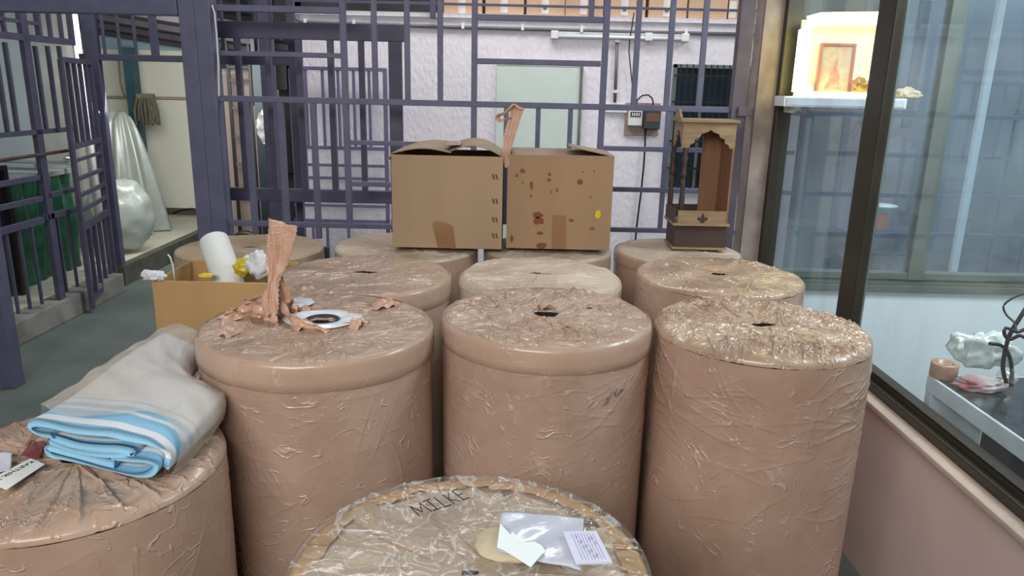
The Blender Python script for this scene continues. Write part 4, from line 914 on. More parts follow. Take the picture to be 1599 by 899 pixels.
# ---------------------------------------------------------------- two open boxes
def cbox(name, label, x0, x1, y0, y1, z0, h, m, seed, flaps):
    t = thing(name, label, 'box', ((x0+x1)/2, (y0+y1)/2, z0)); b = t.location.copy()
    def w(nm, mm, *a, bev=0.002): o = MB().box(*a, bev).build(nm, mm, t); return reloc(o, b)
    z1 = z0+h
    w('front_panel', m, x0, x1, y0, y0+0.005, z0, z1); w('back_panel', m, x0, x1, y1-0.005, y1, z0, z1)
    w('side_panel', m, x0, x0+0.005, y0+0.005, y1-0.005, z0, z1); w('side_panel', m, x1-0.005, x1, y0+0.005, y1-0.005, z0, z1)
    w('bottom_panel', m, x0+0.005, x1-0.005, y0+0.005, y1-0.005, z0, z0+0.006)
    for f in flaps:
        mb = MB(); n = 14; P = np.zeros((2, n, 3))
        A, B, Cc, Dd = [Vector(q) for q in f[:4]]; bow = f[4]
        P = np.zeros((n, n, 3))
        for i in range(n):
            for j in range(n):
                u = j/(n-1); v = i/(n-1); p = (A*(1-u)+B*u)*(1-v)+(Dd*(1-u)+Cc*u)*v
                p.z += bow*math.sin(math.pi*v) + 0.003*math.sin(u*8+seed)*v
                P[i, j] = p-b
        o = grid_obj('flap', P, M_cardtop, t); sm = o.modifiers.new('thick', 'SOLIDIFY'); sm.thickness = 0.004
    return t
zb = 0.946
p0 = atZ(613, 386, zb); p1 = atZ(783, 389, zb)
bx0, bx1 = p0.x, p1.x; by0 = (p0.y+p1.y)/2; bh = atY(697, 243, by0).z-zb; by1 = by0+0.33; zt1 = zb+bh
box1 = cbox('cardboard_box', 'plain cardboard box with bent flaps on the back rolls, left of the stained one', bx0, bx1, by0, by1, zb, bh, M_card, 1, [
    ((bx0, by0+0.004, zt1+0.001), (bx0, by1, zt1+0.001), (bx0+0.245, by1-0.03, zt1+0.030), (bx0+0.245, by0+0.012, zt1+0.006), 0.020),
    ((bx1, by0+0.004, zt1+0.001), (bx1, by1, zt1+0.001), (bx1-0.215, by1-0.03, zt1+0.036), (bx1-0.225, by0+0.020, zt1+0.014), 0.034),
    ((bx0, by0, zt1), (bx0, by0+0.2, zt1), (bx0-0.012, by0+0.2, zt1-0.022), (bx0-0.016, by0, zt1-0.024), 0.0)])
bb = box1.location
def onfront(name, pts, y, m, t, th=0.0012):
    base = t.location; mb = MB(); P_ = [atY(px, py, y) for px, py in pts]
    mb.prism([(p.x, p.z) for p in P_], lambda u, v, w: (u, y-w, v), th); return reloc(mb.build(name, m, t), base)
sheet('top_tape', [(bx0+0.215-box1.location.x, by0+0.012-box1.location.y), (bx0+0.285-box1.location.x, by0+0.02-box1.location.y), (bx0+0.275-box1.location.x, by1-0.05-box1.location.y), (bx0+0.225-box1.location.x, by1-0.05-box1.location.y)], zt1+0.041-box1.location.z, M_packtape, box1, amp=0.002)
onfront('torn_tape', ((675, 349), (681, 345), (696, 347), (707, 352), (712, 386), (713, 388), (706, 388), (704, 387), (684, 386)), by0-0.0005, M_packtape, box1)
M_darkhole = mat('torn_card_edge', (112, 76, 50), 0.9)
for py in (276, 314, 343, 368):
    for dx in (0, 5): onfront('staple_mark', ((769+dx-1, py-4), (769+dx+1.5, py-4), (769+dx+4, py+4), (769+dx+1.5, py+4)), by0-0.0005, M_darkhole, box1, 0.0008)
p0 = atZ(790, 388, zb); p1 = atZ(951, 390, zb)
cx0, cx1 = p0.x, p1.x; cy0 = (p0.y+p1.y)/2; chh = atY(870, 242, cy0).z-zb; cy1 = cy0+0.32; zt2_ = zb+chh
box2 = cbox('cardboard_box', 'water stained cardboard box with a yellow dot and open top, right of the plain one', cx0, cx1, cy0, cy1, zb, chh, M_card2, 2, [
    ((cx1, cy0, zt2_), (cx1, cy1, zt2_), (cx1-0.18, cy1-0.02, zt2_+0.03), (cx1-0.18, cy0+0.07, zt2_+0.03), 0.0),
    ((cx0+0.01, cy1, zt2_), (cx1-0.01, cy1, zt2_), (cx1-0.02, cy1-0.14, zt2_-0.03), (cx0+0.02, cy1-0.14, zt2_-0.03), 0.0),
    ((cx0+0.01, cy0, zt2_), (cx1-0.01, cy0, zt2_), (cx1-0.02, cy0+0.11, zt2_-0.05), (cx0+0.02, cy0+0.10, zt2_-0.06), 0.0)])
M_stain = mat('damp_stain', (132, 78, 46), 0.8, var=0.1); M_pk2 = mat('matte_tape', (150, 108, 76), 0.5, var=0.06)
def stain(px, py, rx, ry, seed):
    rs = np.random.RandomState(seed); pts = [(px+rx*rs.uniform(0.7, 1.2)*math.cos(a), py+ry*rs.uniform(0.7, 1.2)*math.sin(a)) for a in np.linspace(0, 2*math.pi, 15)[:-1]]
    onfront('stain', pts[::-1], cy0-0.0002, M_stain, box2, 0.0004)
for k, s_ in enumerate(((816, 267, 5, 3.5), (807, 274, 3, 3), (830, 289, 3, 8), (858, 272, 2.5, 3), (857, 281, 3, 3), (906, 284, 5, 5), (840, 336, 8, 5), (841, 345, 10, 6), (843, 364, 5, 3), (846, 384, 8, 5), (892, 344, 4, 2.5), (799, 372, 3, 6), (928, 267, 1.5, 2), (910, 268, 1.2, 1.5), (922, 308, 1.5, 1.5), (870, 297, 1.5, 4), (829, 306, 1.8, 3), (925, 357, 5, 2), (816, 285, 1.2, 2), (861, 300, 1, 3))):
    stain(*s_, k)
onfront('tape_patch', ((863, 336), (884, 336), (884, 388), (862, 388)), cy0-0.0004, M_pk2, box2, 0.0012)
onfront('yellow_dot', ((931, 329), (937, 328), (938, 336), (936, 341), (929, 340), (929, 334)), cy0-0.0004, M_yel, box2, 0.0012)
rp = [atY(x, y, yy)-box2.location for x, y, yy in ((792, 262, cy0-0.004), (791, 235, cy0+0.00), (797, 205, cy0+0.02), (804, 184, cy0+0.03), (810, 166, cy0+0.03))]
ribbon('hanging_tape', rp, [0.018, 0.036, 0.048, 0.046, 0.05], M_ribbon, box2, seed=12, nfold=3, amp=0.003)
rp = [atY(x, y, yy)-box2.location for x, y, yy in ((814, 170, cy0+0.03), (803, 164, cy0+0.025), (790, 176, cy0+0.01), (776, 181, cy0+0.0), (782, 188, cy0+0.02), (798, 184, cy0+0.03))]
ribbon('hanging_tape', rp, [0.03, 0.045, 0.05, 0.045, 0.03, 0.03], M_ribbon, box2, twist=[1.2]*6, seed=13, nfold=3, amp=0.003)

# ---------------------------------------------------------------- small wooden shrine
sz = 0.915
p0 = atZ(1050, 387, sz); p1 = atZ(1134, 392, sz)
sx0, sx1 = p0.x, p1.x; sy0 = (p0.y+p1.y)/2; sdp = 0.19; sw = sx1-sx0
sh = thing('wooden_shrine', 'small old wooden temple shrine standing on the back right roll', 'shrine', ((sx0+sx1)/2, sy0+sdp/2, sz))
SBV = sh.location.copy()
def sp(nm, m, *a, bev=0.0015): return reloc(MB().box(*a, bev).build(nm, m, sh), SBV)
def zpy(py, px=1090): return atY(px, py, sy0).z
ztop = zpy(191); zb1 = zpy(352); zled = zpy(346)
sp('foot_board', M_wood, sx0-0.008, sx1+0.008, sy0-0.006, sy0+sdp, sz, sz+0.010)
sp('base_box', M_wooddark, sx0, sx1, sy0, sy0+sdp-0.004, sz+0.010, zb1)
sp('shelf_board', M_wood, sx0-0.014, sx1+0.006, sy0-0.018, sy0+sdp, zb1, zb1+0.012)
zr1 = zpy(328)
sp('side_rail', M_wooddark, sx0-0.012, sx0-0.004, sy0-0.012, sy0+sdp-0.01, zb1+0.012, zr1)
# front rail with a fleuron
sp('front_rail', M_wood, sx0+0.006, sx1-0.012, sy0-0.012, sy0-0.004, zb1+0.012, zr1-0.002)
cxm = (sx0+sx1)/2; fz0 = zb1+0.014; fh = zr1-fz0-0.01
fle = [(0, 1), (0.18, 0.7), (0.16, 0.45), (0.42, 0.62), (0.6, 0.40), (0.38, 0.2), (0.2, 0.15), (0.2, 0), (-0.2, 0), (-0.2, 0.15), (-0.38, 0.2), (-0.6, 0.40), (-0.42, 0.62), (-0.16, 0.45), (-0.18, 0.7)]
reloc(MB().prism([(cxm+u*fh*0.9, fz0+v*fh) for u, v in fle[::-1]], lambda u, v, w: (u, sy0-0.012-w, v), 0.0015).build('fleuron', M_wooddark, sh), SBV)
def column(x, y, m):
    h0 = zb1+0.012; h1 = zpy(231); H_ = h1-h0; r = 0.010
    prof = [(r*1.3, 0), (r*1.3, 0.02), (r*0.8, 0.03), (r*1.25, 0.06), (r*1.3, 0.10), (r*0.9, 0.14), (r*1.1, 0.17), (r*0.95, 0.2), (r*0.85, H_*0.45), (r*1.0, H_*0.62), (r*1.5, H_*0.66), (r*0.9, H_*0.69), (r*1.1, H_*0.8), (r*1.6, H_*0.86), (r*0.9, H_*0.9), (r*1.3, H_*0.96), (r*1.3, H_)]
    reloc(MB().lathe(prof, 20, (x, y, h0)).build('turned_column', m, sh, True), SBV)
column(sx0+0.022, sy0+0.012, M_wooddark); column(sx0+0.004, sy0+sdp-0.02, M_wooddark)
sp('side_board', M_woodred, sx1-0.010, sx1, sy0+0.0, sy0+sdp, zb1+0.012, ztop)
sp('back_board', M_woodred, cxm+0.02, sx1-0.010, sy0+sdp-0.008, sy0+sdp, zb1+0.012, ztop)
sp('back_rail', M_wooddark, sx0, cxm+0.02, sy0+sdp-0.008, sy0+sdp, zb1+0.012, zb1+0.07)
# arched front board
za = zpy(231)
def arch(x0, x1, fn, name, m):
    n = 24; pts = [(x0, ztop), (x0, za)]
    w_ = x1-x0
    cusp = [(0.10, 0.0), (0.13, 0.14), (0.20, 0.20), (0.21, 0.36), (0.30, 0.42), (0.33, 0.56), (0.43, 0.62), (0.50, 0.72), (0.57, 0.62), (0.67, 0.56), (0.70, 0.42), (0.79, 0.36), (0.80, 0.20), (0.87, 0.14), (0.90, 0.0)]
    for u, v in cusp: pts.append((x0+w_*u, za+(ztop-za)*v))
    pts += [(x1, za), (x1, ztop)]
    return reloc(MB().prism(pts, fn, 0.008).build(name, m, sh), SBV)
arch(sx0+0.01, sx1-0.001, lambda u, v, w: (u, sy0-0.001+w, v), 'arch_board', M_wood)
arch(sy0+0.0, sy0+sdp, lambda u, v, w: (sx0+0.002+w, u, v), 'side_arch_board', M_wood)
sp('roof_board', M_wood, sx0-0.012, sx1+0.010, sy0-0.015, sy0+sdp+0.01, ztop, ztop+0.012)
pts = [(-0.5, 0), (-0.5, 0.25), (-0.36, 0.45), (-0.25, 0.85), (-0.12, 1.0), (0.12, 1.0), (0.25, 0.85), (0.36, 0.45), (0.5, 0.25), (0.5, 0)]
ph_ = zpy(171)-ztop-0.012
reloc(MB().prism([(sy0+0.095+u*0.13, ztop+0.012+v*ph_) for u, v in pts], lambda u, v, w: (sx0-0.008+w, u, v), 0.010).build('pediment', M_wood, sh), SBV)
ol = MB().lathe([(0.016, 0), (0.014, 0.004), (0.005, 0.006), (0.0, 0.006)], 20, (sx0+0.055, sy0+0.04, zb1+0.055)).lathe([(0.0, 0.0), (0.018, 0.0), (0.018, 0.043), (0.0, 0.043)], 20, (sx0+0.055, sy0+0.04, zb1+0.012)).build('small_lamp', M_chrome, None, True)
tag(ol, 'small metal cup inside the wooden shrine', 'cup')

# ---------------------------------------------------------------- fixtures on the stucco wall
def on_wall_tube(pts, y, r): return [atY(x, y_, y) for x, y_ in pts]
cy_ = WY-0.02
cd = thing('wall_conduit', 'long dark conduit running under the ledge across the stucco wall', 'conduit', atY(470, 30, cy_))
cpts = [(461, 22), (463, 30), (470, 34), (560, 37), (700, 42), (850, 46), (1000, 50), (1200, 54)]
reloc(MB().tube(on_wall_tube(cpts, cy_, 0), 0.014, 8).build('conduit_pipe', M_grey, cd, True), cd.location)
for x in (477, 553, 723, 816, 908, 1071): 
    p = atY(x, 36+(x-560)*0.0285, cy_); reloc(MB().box(p.x-0.012, p.x+0.012, p.y-0.022, p.y+0.019, p.z-0.022, p.z+0.022, 0.003).build('clip', M_white, cd), cd.location)
vc = thing('short_conduit', 'short upright grey conduit below the tube light', 'conduit', atY(962, 160, cy_))
reloc(MB().tube([atY(964, 63, cy_), atY(960, 160, cy_)], 0.013, 8).build('conduit_pipe', M_grey, vc, True), vc.location)
for q in ((964, 64), (961, 143)):
    p = atY(*q, cy_); reloc(MB().box(p.x-0.02, p.x+0.02, p.y-0.02, p.y+0.019, p.z-0.012, p.z+0.012, 0.003).build('clip', M_white, vc), vc.location)
tl = thing('tube_light', 'white fluorescent batten, unlit, mounted below the conduit', 'tube light', atY(968, 57, WY-0.03))
A, B = atY(866, 53, WY-0.045), atY(1070, 61, WY-0.045)
A.z = B.z = (A.z+B.z)/2
reloc(MB().box(A.x, B.x, WY-0.03, WY-0.001, A.z+0.0, A.z+0.030, 0.004).build('batten', mat('pale_grey_batten', (206, 210, 216), 0.4), tl), tl.location)
reloc(MB().tube([A+Vector((0.02, 0, -0.008)), B-Vector((0.02, 0, 0.008))], 0.013, 12).build('glass_tube', M_white, tl, True), tl.location)
for P_ in (A, B, A*0.28+B*0.72): reloc(MB().box(P_.x-0.03, P_.x+0.03, WY-0.062, WY-0.001, P_.z-0.028, P_.z+0.034, 0.006).build('lamp_holder', M_white, tl), tl.location)
wr = [atY(x, y, WY-0.03) for x, y in ((990, 20), (987, 40), (983, 64), (982, 80), (984, 100), (987, 130), (989, 150), (992, 160))]
tag(MB().tube(wr, 0.005, 6).build('hanging_wire', M_blk), 'thin black wire dropping past the tube light to the meter board', 'wire')
sw_ = MB(); p = atY(945, 163, WY-0.001); q = atY(978, 176, WY-0.001)
tag(sw_.box(p.x, q.x, WY-0.03, WY-0.001, q.z, p.z, 0.004).build('switch_box', M_white), 'small white switch strip left of the meter board', 'switch')
p = atY(977, 160, WY); q = atY(1027, 212, WY)
mb = thing('meter_board', 'brown board with a white meter and dark fuse box on the stucco wall', 'meter', Vector(((p.x+q.x)/2, WY, q.z)))
reloc(MB().box(p.x, q.x, WY-0.02, WY-0.001, q.z, p.z, 0.003).build('board', mat('brown_board', (168, 146, 134), 0.8), mb), mb.location)
p = atY(981, 172, WY-0.02); q = atY(1001, 196, WY-0.02)
mbx = reloc(MB().box(p.x, q.x, WY-0.06, WY-0.02, q.z, p.z, 0.004).build('meter_case', M_white, mb), mb.location)
md = MB().box(p.x+0.015, q.x-0.015, WY-0.064, WY-0.06, (p.z+q.z)/2+0.01, (p.z+q.z)/2+0.05)
reloc(md.build('meter_display', M_blk, mbx), mb.location)
for k in range(4):
    xx = p.x+0.026+k*0.018; reloc(MB().box(xx, xx+0.011, WY-0.0655, WY-0.064, (p.z+q.z)/2+0.018, (p.z+q.z)/2+0.042).build('meter_digit', M_white, mbx), mb.location)
p = atY(1005, 168, WY-0.02); q = atY(1028, 201, WY-0.02)
fbx = reloc(MB().box(p.x, q.x, WY-0.09, WY-0.02, q.z, p.z, 0.006).build('fuse_box', mat('charcoal_plastic', (56, 60, 70), 0.5), mb), mb.location)
reloc(MB().box(p.x+0.015, q.x-0.01, WY-0.093, WY-0.09, q.z+0.06, p.z-0.04).build('sticker', mat('brown_sticker', (120, 84, 66), 0.5), fbx), mb.location)
wr = [atY(x, y, WY-0.06) for x, y in ((994, 168), (995, 156), (1003, 149), (1012, 148), (1018, 153), (1020, 160), (1018, 170))]
reloc(MB().tube(wr, 0.007, 6).build('loop_cable', M_blk, mb, True), mb.location)
wr = [atY(x, y, WY-0.03) for x, y in ((1008, 200), (1007, 230), (1005, 260), (1001, 300), (997, 330), (994, 355), (990, 400))]
tag(MB().tube(wr, 0.008, 6).build('down_cable', M_blk, None, True), 'black cable hanging down from the meter board', 'cable')

# cartons on the ledge
M_lc = mat('ledge_carton', (196, 164, 134), 0.8, var=0.06, scale=4); M_lt = mat('white_label_tape', (220, 216, 206), 0.5); M_gr = mat('green_print', (60, 130, 96), 0.6)
lzb = stz+0.035
ranges = [(693, 753), (758, 818), (822, 882), (883, 942), (951, 1008), (1013, 1073), (1076, 1136), (1138, 1200)]
tapes = [721, 787, 851, 911, 975, 1041, None, 1144]
words = ['leftmost of the cartons on the ledge over the stucco wall', 'second carton from the left on the high ledge', 'third carton from the left on the high ledge, green ring on its label', 'fourth carton from the left on the high ledge',
         'fifth carton from the left on the high ledge, just right of the thick upright', 'sixth carton from the left on the high ledge, green mark on its label', 'seventh carton from the left on the high ledge, no label', 'carton at the right end of the high ledge above the barred window']
proto = None
for k, (xa, xb) in enumerate(ranges):
    yy = WY+0.06+0.01*(k % 3); A = atY(xa, 15, yy); B = atY(xb, 15, yy)
    t = thing('ledge_carton', words[k], 'carton', ((A.x+B.x)/2, yy+0.15, lzb), 'cartons stored on the high ledge'); w_ = (B.x-A.x)
    MB().box(-w_/2, w_/2, -0.15, 0.15, 0, 0.34, 0.004).build('carton_body', M_lc, t)
    if tapes[k]:
        tx_ = atY(tapes[k], 15, yy).x-t.location.x
        MB().box(tx_-0.03, tx_+0.03, -0.153, -0.15, 0.0 if k in (0,) else 0.02, 0.34 if k in (0,) else 0.15).build('paper_label', M_lt, t)
        ring = bmesh.new(); g = MB(); pr = [(0.018, 0), (0.018, 0.001), (0.010, 0.001), (0.010, 0)]
        g.lathe([(0.010, 0), (0.018, 0), (0.018, 0.0015), (0.010, 0.0015)], 20); ring.free()
        if k in (2, 4, 5):
            o = g.build('green_ring', M_gr, t); o.data.transform(Matrix.Translation((tx_, -0.1545, 0.07)) @ Matrix.Rotation(math.pi/2, 4, 'X'))
        else: g.bm.free()
# dark rail in front of the ledge
rl = gate('ledge_rail', 'slim purple rail with an upright in front of the ledge cartons', 'rail', WY-0.06, [(450, -2, 1200, 20, 3.5, 'rail'), (924, -20, 924, 26, 8, 'upright'), (676, -20, 676, 28, 8, 'upright')], M_purple2)
p = atY(924, 26, WY-0.06)

# ---------------------------------------------------------------- stuff between post and stucco wall
def tagbox(name, label, cat, x0, x1, y0, y1, z0, z1, m, bev=0.003): return tag(MB().box(x0, x1, y0, y1, z0, z1, bev).build(name, m), label, cat)
X = atY(416, 200, 6.9).x
tag(MB().box(X-0.075, X+0.075, 6.83, 6.98, 0, 3.2, 0.005).build('steel_column', mat('dark_teal_paint', (30, 44, 54), 0.5, var=0.1)), 'dark teal steel column behind the purple gates', 'column')
M_board = mat('pinkish_board', (150, 134, 128), 0.8, var=0.08, stretch=(4, 4, 0.5))
for nm, lab, xa, xb, yy, zt_ in (('leaning_board', 'wide beige board standing behind the black ladder', 346, 396, 7.6, 115), ('leaning_board', 'narrow tapering beige board beside the teal column', 398, 412, 7.2, 165), ('leaning_board', 'beige board right of the teal column with a dark crossbar', 428, 458, 7.3, 140)):
    A = atY(xa, 200, yy); B = atY(xb, 200, yy); tagbox(nm, lab, 'board', A.x, B.x, yy, yy+0.03, 0.0, atY(xa, zt_, yy).z, M_board)
ld = thing('black_ladder', 'black steel ladder leaning upright behind the gate post', 'ladder', (atY(380, 200, 7.5).x, 7.5, 0))
xa = atY(364, 200, 7.5).x; xb = atY(397, 200, 7.5).x
for X in (xa, xb): reloc(MB().box(X-0.014, X+0.014, 7.47, 7.5, 0, 2.3, 0.003).build('rail', M_blk, ld), ld.location)
for py in (105, 126, 169, 213, 256, 300):
    z = atY(380, py, 7.5).z; reloc(MB().box(xa, xb, 7.475, 7.495, z-0.012, z+0.012, 0.002).build('rung', M_purpdark, ld), ld.location)
z = atY(440, 265, 7.2).z; A = atY(424, 265, 7.2); B = atY(458, 265, 7.2)
tagbox('dark_crossbar', 'dark red crossbar in front of the beige board', 'bar', A.x, B.x, 7.17, 7.2, z-0.03, z+0.03, mat('dark_maroon', (62, 40, 44), 0.6))
A = atY(428, 105, 7.2); B = atY(458, 140, 7.2); tagbox('dark_cabinet', 'dark brown box high between column and stucco wall', 'box', A.x, B.x, 7.02, 7.26, atY(440, 140, 7.2).z, A.z+0.02, M_core)
o = blob('plastic_bundle', atY(422, 195, 6.7), 0.13, M_clear, None, 9, (0.8, 0.6, 1.3), 0.2, 5); tag(o, 'crumpled clear plastic bundle hanging by the teal column', 'bag')
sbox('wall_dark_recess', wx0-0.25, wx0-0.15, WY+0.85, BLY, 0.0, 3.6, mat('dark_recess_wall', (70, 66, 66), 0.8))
A = atY(345, 60, 8.2); B = atY(470, 100, 8.2)
struct(MB().box(A.x-0.1, B.x+0.25, 8.2, 8.3, atY(400, 108, 8.2).z, 3.3).build('window_4', mat('dark_green_blue_shutter', (30, 44, 54), 0.5, var=0.2, stretch=(10, 1, 1))))
ty_ = atY(382, 345, 6.6)
tw = thing('trolley_wheel', 'small black wheel lying low behind the gate beside the beige board', 'wheel', (ty_.x, 6.6, 0.16))
mbt = MB(); n = 28
tor = [(0.12+0.035*math.cos(a), 0.035*math.sin(a)) for a in np.linspace(0, 2*math.pi, 11)[:-1]]
tor.append(tor[0])
mbt.lathe([(r, z) for r, z in tor], n); o = mbt.build('tyre', M_blk, tw, True); o.data.transform(Matrix.Rotation(math.pi/2, 4, 'X'))
o = MB().lathe([(0.0, -0.012), (0.09, -0.012), (0.09, 0.012), (0.0, 0.012)], 24).build('hub', M_grey, tw); o.data.transform(Matrix.Rotation(math.pi/2, 4, 'X'))

# ---------------------------------------------------------------- far left yard
tX = atY(220, 250, 8.1).x
tp_ = tag(MB().box(tX-0.055, tX+0.055, 8.05, 8.16, 0.12, roofz(tX)-0.10, 0.004).build('teal_pole', M_tealpole), 'teal painted pole standing in front of the cream wall', 'pole')
pc = thing('wall_pipe', 'thin pipe running level along the cream wall', 'pipe', (-4.5, BLY-0.02, atY(250, 153, BLY-0.02).z))
zz = pc.location.z
reloc(MB().tube([(-6.5, BLY-0.025, zz-0.03), (-4.1, BLY-0.025, zz+0.0), (-3.0, BLY-0.025, zz), (-2.3, BLY-0.025, zz)], 0.016, 8).build('level_pipe', mat('beige_pipe', (176, 160, 140), 0.6), pc, True), pc.location)
reloc(MB().tube([atY(185, 90, BLY-0.025), atY(188, 130, BLY-0.025), atY(195, 152, BLY-0.025)], 0.010, 8).build('drop_pipe', mat('beige_pipe_b', (186, 172, 150), 0.6), pc, True), pc.location)
# mop
mx_ = atY(229, 170, 8.0); mo = thing('string_mop', 'grey string mop hung head up beside the teal pole', 'mop', (mx_.x, 8.0, 0.12))
mb2 = MB(); rs = np.random.RandomState(3); zt_ = atY(229, 151, 8.0).z; zb_ = atY(229, 193, 8.0).z
for k in range(70):
    a = rs.uniform(-1, 1); X = mx_.x+a*0.13; yy = 8.0+rs.uniform(-0.03, 0.03); mb2.tube([(mx_.x+a*0.09, yy, zt_), (X, yy-0.01, (zt_+zb_)/2), (X+rs.uniform(-0.01, 0.01), yy, zb_+rs.uniform(-0.02, 0.03))], 0.009, 5)
reloc(mb2.build('mop_strings', mat('grey_brown_cotton', (112, 106, 90), 0.9, var=0.2, scale=40), mo), mo.location)
reloc(MB().box(mx_.x-0.09, mx_.x+0.09, 7.97, 8.03, zt_-0.02, zt_+0.03, 0.006).build('mop_clamp', mat('mop_grey', (120, 116, 100), 0.7), mo), mo.location)
hd = [Vector((mx_.x, 7.99, zt_)), atY(219, 200, 7.98), atY(211, 250, 7.96), Vector((atY(205, 300, 7.95).x, 7.95, 0.12))]
reloc(MB().tube(hd, 0.012, 8).build('mop_handle', mat('dark_blue_handle', (34, 50, 74), 0.5), mo, True), mo.location)
# draped dust sheet
def drape():
    top = atY(182, 178, 7.45); n, k = 60, 80; P = np.zeros((n, k, 3)); cx, cy__ = top.x, 7.45
    for i in range(n):
        t = i/(n-1)
        for j in range(k):
            a = 2*math.pi*j/k; w = 0.10+0.24*t**0.6; r = w*(1+0.16*math.sin(a*9+t*1.5)*(0.4+t)+0.06*math.sin(a*17))
            z = top.z-(top.z-0.14)*t-0.03*math.sin(a*3)*(1-t)
            P[i, j] = (cx+r*math.cos(a), cy__+r*0.8*math.sin(a), z)
    t0 = np.array([[cx, cy__, top.z+0.03]]*k)[None]
    return grid_obj('draped_sheet', np.concatenate([t0, P], 0), M_sheet, None, closed_u=True)
tag(drape(), 'tall bundle draped in whitish plastic sheet in front of the cream wall', 'draped sheet')
blobp = atY(195, 365, 6.3)
o = blob('plastic_sack', (blobp.x-0.1, 6.45, 0.46), 0.34, M_sheet, None, 8, (0.75, 0.7, 1.0), 0.08, 3, flat=0.122); tag(o, 'bulging translucent plastic sack beside the open gate leaf', 'sack')
wp_ = MB().tube([Vector((atY(117, 40, 6.0).x, 6.0, 0.12)), Vector((atY(117, 40, 6.0).x, 6.0, 2.9))], 0.028, 12)
tag(wp_.build('white_pipe', M_white, None, True), 'white plastic downpipe behind the open gate leaf', 'pipe')
# blackish hose on the floor edge
hs = [Vector((atY(x, y, 8.2).x, 8.2, atY(x, y, 8.2).z)) for x, y in ((270, 333), (285, 328), (300, 326), (312, 330))]
tag(MB().tube([(p.x, p.y, max(p.z, 0.14)) for p in hs], 0.014, 6).build('black_hose', M_blk, None, True), 'black hose loop lying along the foot of the cream wall', 'hose')
# wash counter behind the side grille
wc = thing('wash_counter', 'wash counter draped in green tarpaulin behind the side grille', 'counter', (-3.85, 5.45, 0.12))
cz_ = atX(90, 272, -3.6).z
reloc(MB().box(-4.24, -3.55, 5.1, 5.95, cz_, cz_+0.04, 0.005).build('counter_top', mat('grey_stone', (150, 156, 158), 0.5), wc), wc.location)
g_ = np.zeros((30, 50, 3))
for i in range(30):
    for j in range(50): g_[i, j] = (-3.56+0.012*math.sin(j*0.7)+0.01*math.sin(i*0.3+j*0.2), 5.12+0.82*j/49, 0.125+(cz_-0.125)*i/29)
reloc(grid_obj('green_tarpaulin', g_, M_green, wc), wc.location)
for yy in (5.15, 5.9): reloc(MB().box(-3.66, -3.60, yy-0.03, yy+0.03, 0.12, cz_).build('leg', M_purple2, wc), wc.location)
def tap(px, py, lab):
    p = atX(px, py, -3.5); t = thing('water_tap', lab, 'tap', p)
    reloc(MB().tube([p+Vector((-0.75, 0, 0.06)), p+Vector((-0.03, 0, 0.06)), p+Vector((0.02, 0, 0.04)), p+Vector((0.03, 0, -0.04))], [0.012, 0.016, 0.016, 0.013], 10).build('spout', M_chrome, t, True), p)
    reloc(MB().lathe([(0.012, 0), (0.03, 0.01), (0.03, 0.03), (0.012, 0.045), (0, 0.045)], 16, p+Vector((-0.03, 0, 0.07))).build('knob', M_chrome, t, True), p)
tap(69, 276, 'chrome tap at left above the green tarpaulin'); tap(113, 266, 'chrome tap at right above the green tarpaulin')
# dark clutter left of it
M_dk = mat('dark_blue_grey_plastic', (60, 66, 84), 0.5, var=0.3, scale=5); M_blackbag = mat('black_plastic_bags', (34, 36, 40), 0.3, var=0.4, scale=8, bump=0.6, bscale=10, coat=0.4)
tagbox('blue_crate', 'dusty dark blue crate standing low behind the side grille', 'crate', -3.95, -3.5, 4.45, 5.0, 0.12, 0.62, M_dk, 0.01)
o = blob('dark_sack', (-3.75, 4.72, 0.78), 0.28, M_blackbag, None, 11, (0.9, 1.0, 0.62), 0.2, 4, flat=0.622); tag(o, 'dark plastic sack on the blue crate behind the side grille', 'sack')
rk = thing('dark_shelf', 'dark shelf with junk on it behind the side grille', 'shelf', (-3.95, 4.7, 0.12))
reloc(MB().box(-4.2, -3.45, 4.15, 5.05, 1.00, 1.03).build('shelf_board', M_blk, rk), rk.location)
for X, yy in ((-4.18, 4.17), (-3.47, 4.17), (-4.18, 5.03), (-3.47, 5.03)): reloc(MB().box(X-0.02, X+0.02, yy-0.02, yy+0.02, 0.12, 1.0).build('leg', M_blk, rk), rk.location)
o = blob('clear_sack', (-3.8, 4.55, 1.16), 0.2, M_sheet, None, 13, (1.0, 1.0, 0.75), 0.15, 4, flat=1.031); tag(o, 'cloudy plastic sack on the dark shelf at the left edge', 'sack')

# ---------------------------------------------------------------- things outside the far office window
pY = 5.0
og = gate('courtyard_grille', 'grey purple grille standing outside the far office window', 'grille', pY,
    [(1170, 178, 1800, 186, 7, 'rail'), (1170, 237, 1240, 238, 6), (1375, 243, 1600, 246, 6, 'rail'), (1180, 303, 1800, 310, 6, 'rail'), (1375, 364, 1600, 370, 6, 'rail'),
     (1256, 180, 1244, 430, 9), (1312, 180, 1300, 430, 9), (1345, 175, 1330, 430, 7), (1440, 0, 1420, 200, 14, 'upright'), (1590, 170, 1545, 430, 8, 'upright'), (1660, 0, 1610, 430, 9, 'upright')], mat('slate_grey_paint', (104, 112, 128), 0.5))
for X in (atY(1256, 180, pY).x, 3.6): reloc(MB().box(X-0.02, X+0.02, pY-0.015, pY+0.015, 0, 2.3).build('upright', M_purple2, og), (0, pY, 0))
wX = atY(1528, 200, 4.75).x
tag(MB().box(wX-0.022, wX+0.022, 4.73, 4.77, 0.0, 2.9, 0.006).build('white_pole', mat('bright_white_paint', (246, 248, 250), 0.4, var=0.01)), 'bright white pole outside the far office window', 'pole')
A = atY(1366, 323, 4.6)
bk = thing('paint_bucket', 'white and orange paint bucket outside the far office window', 'bucket', (A.x+0.09, 4.7, 0))
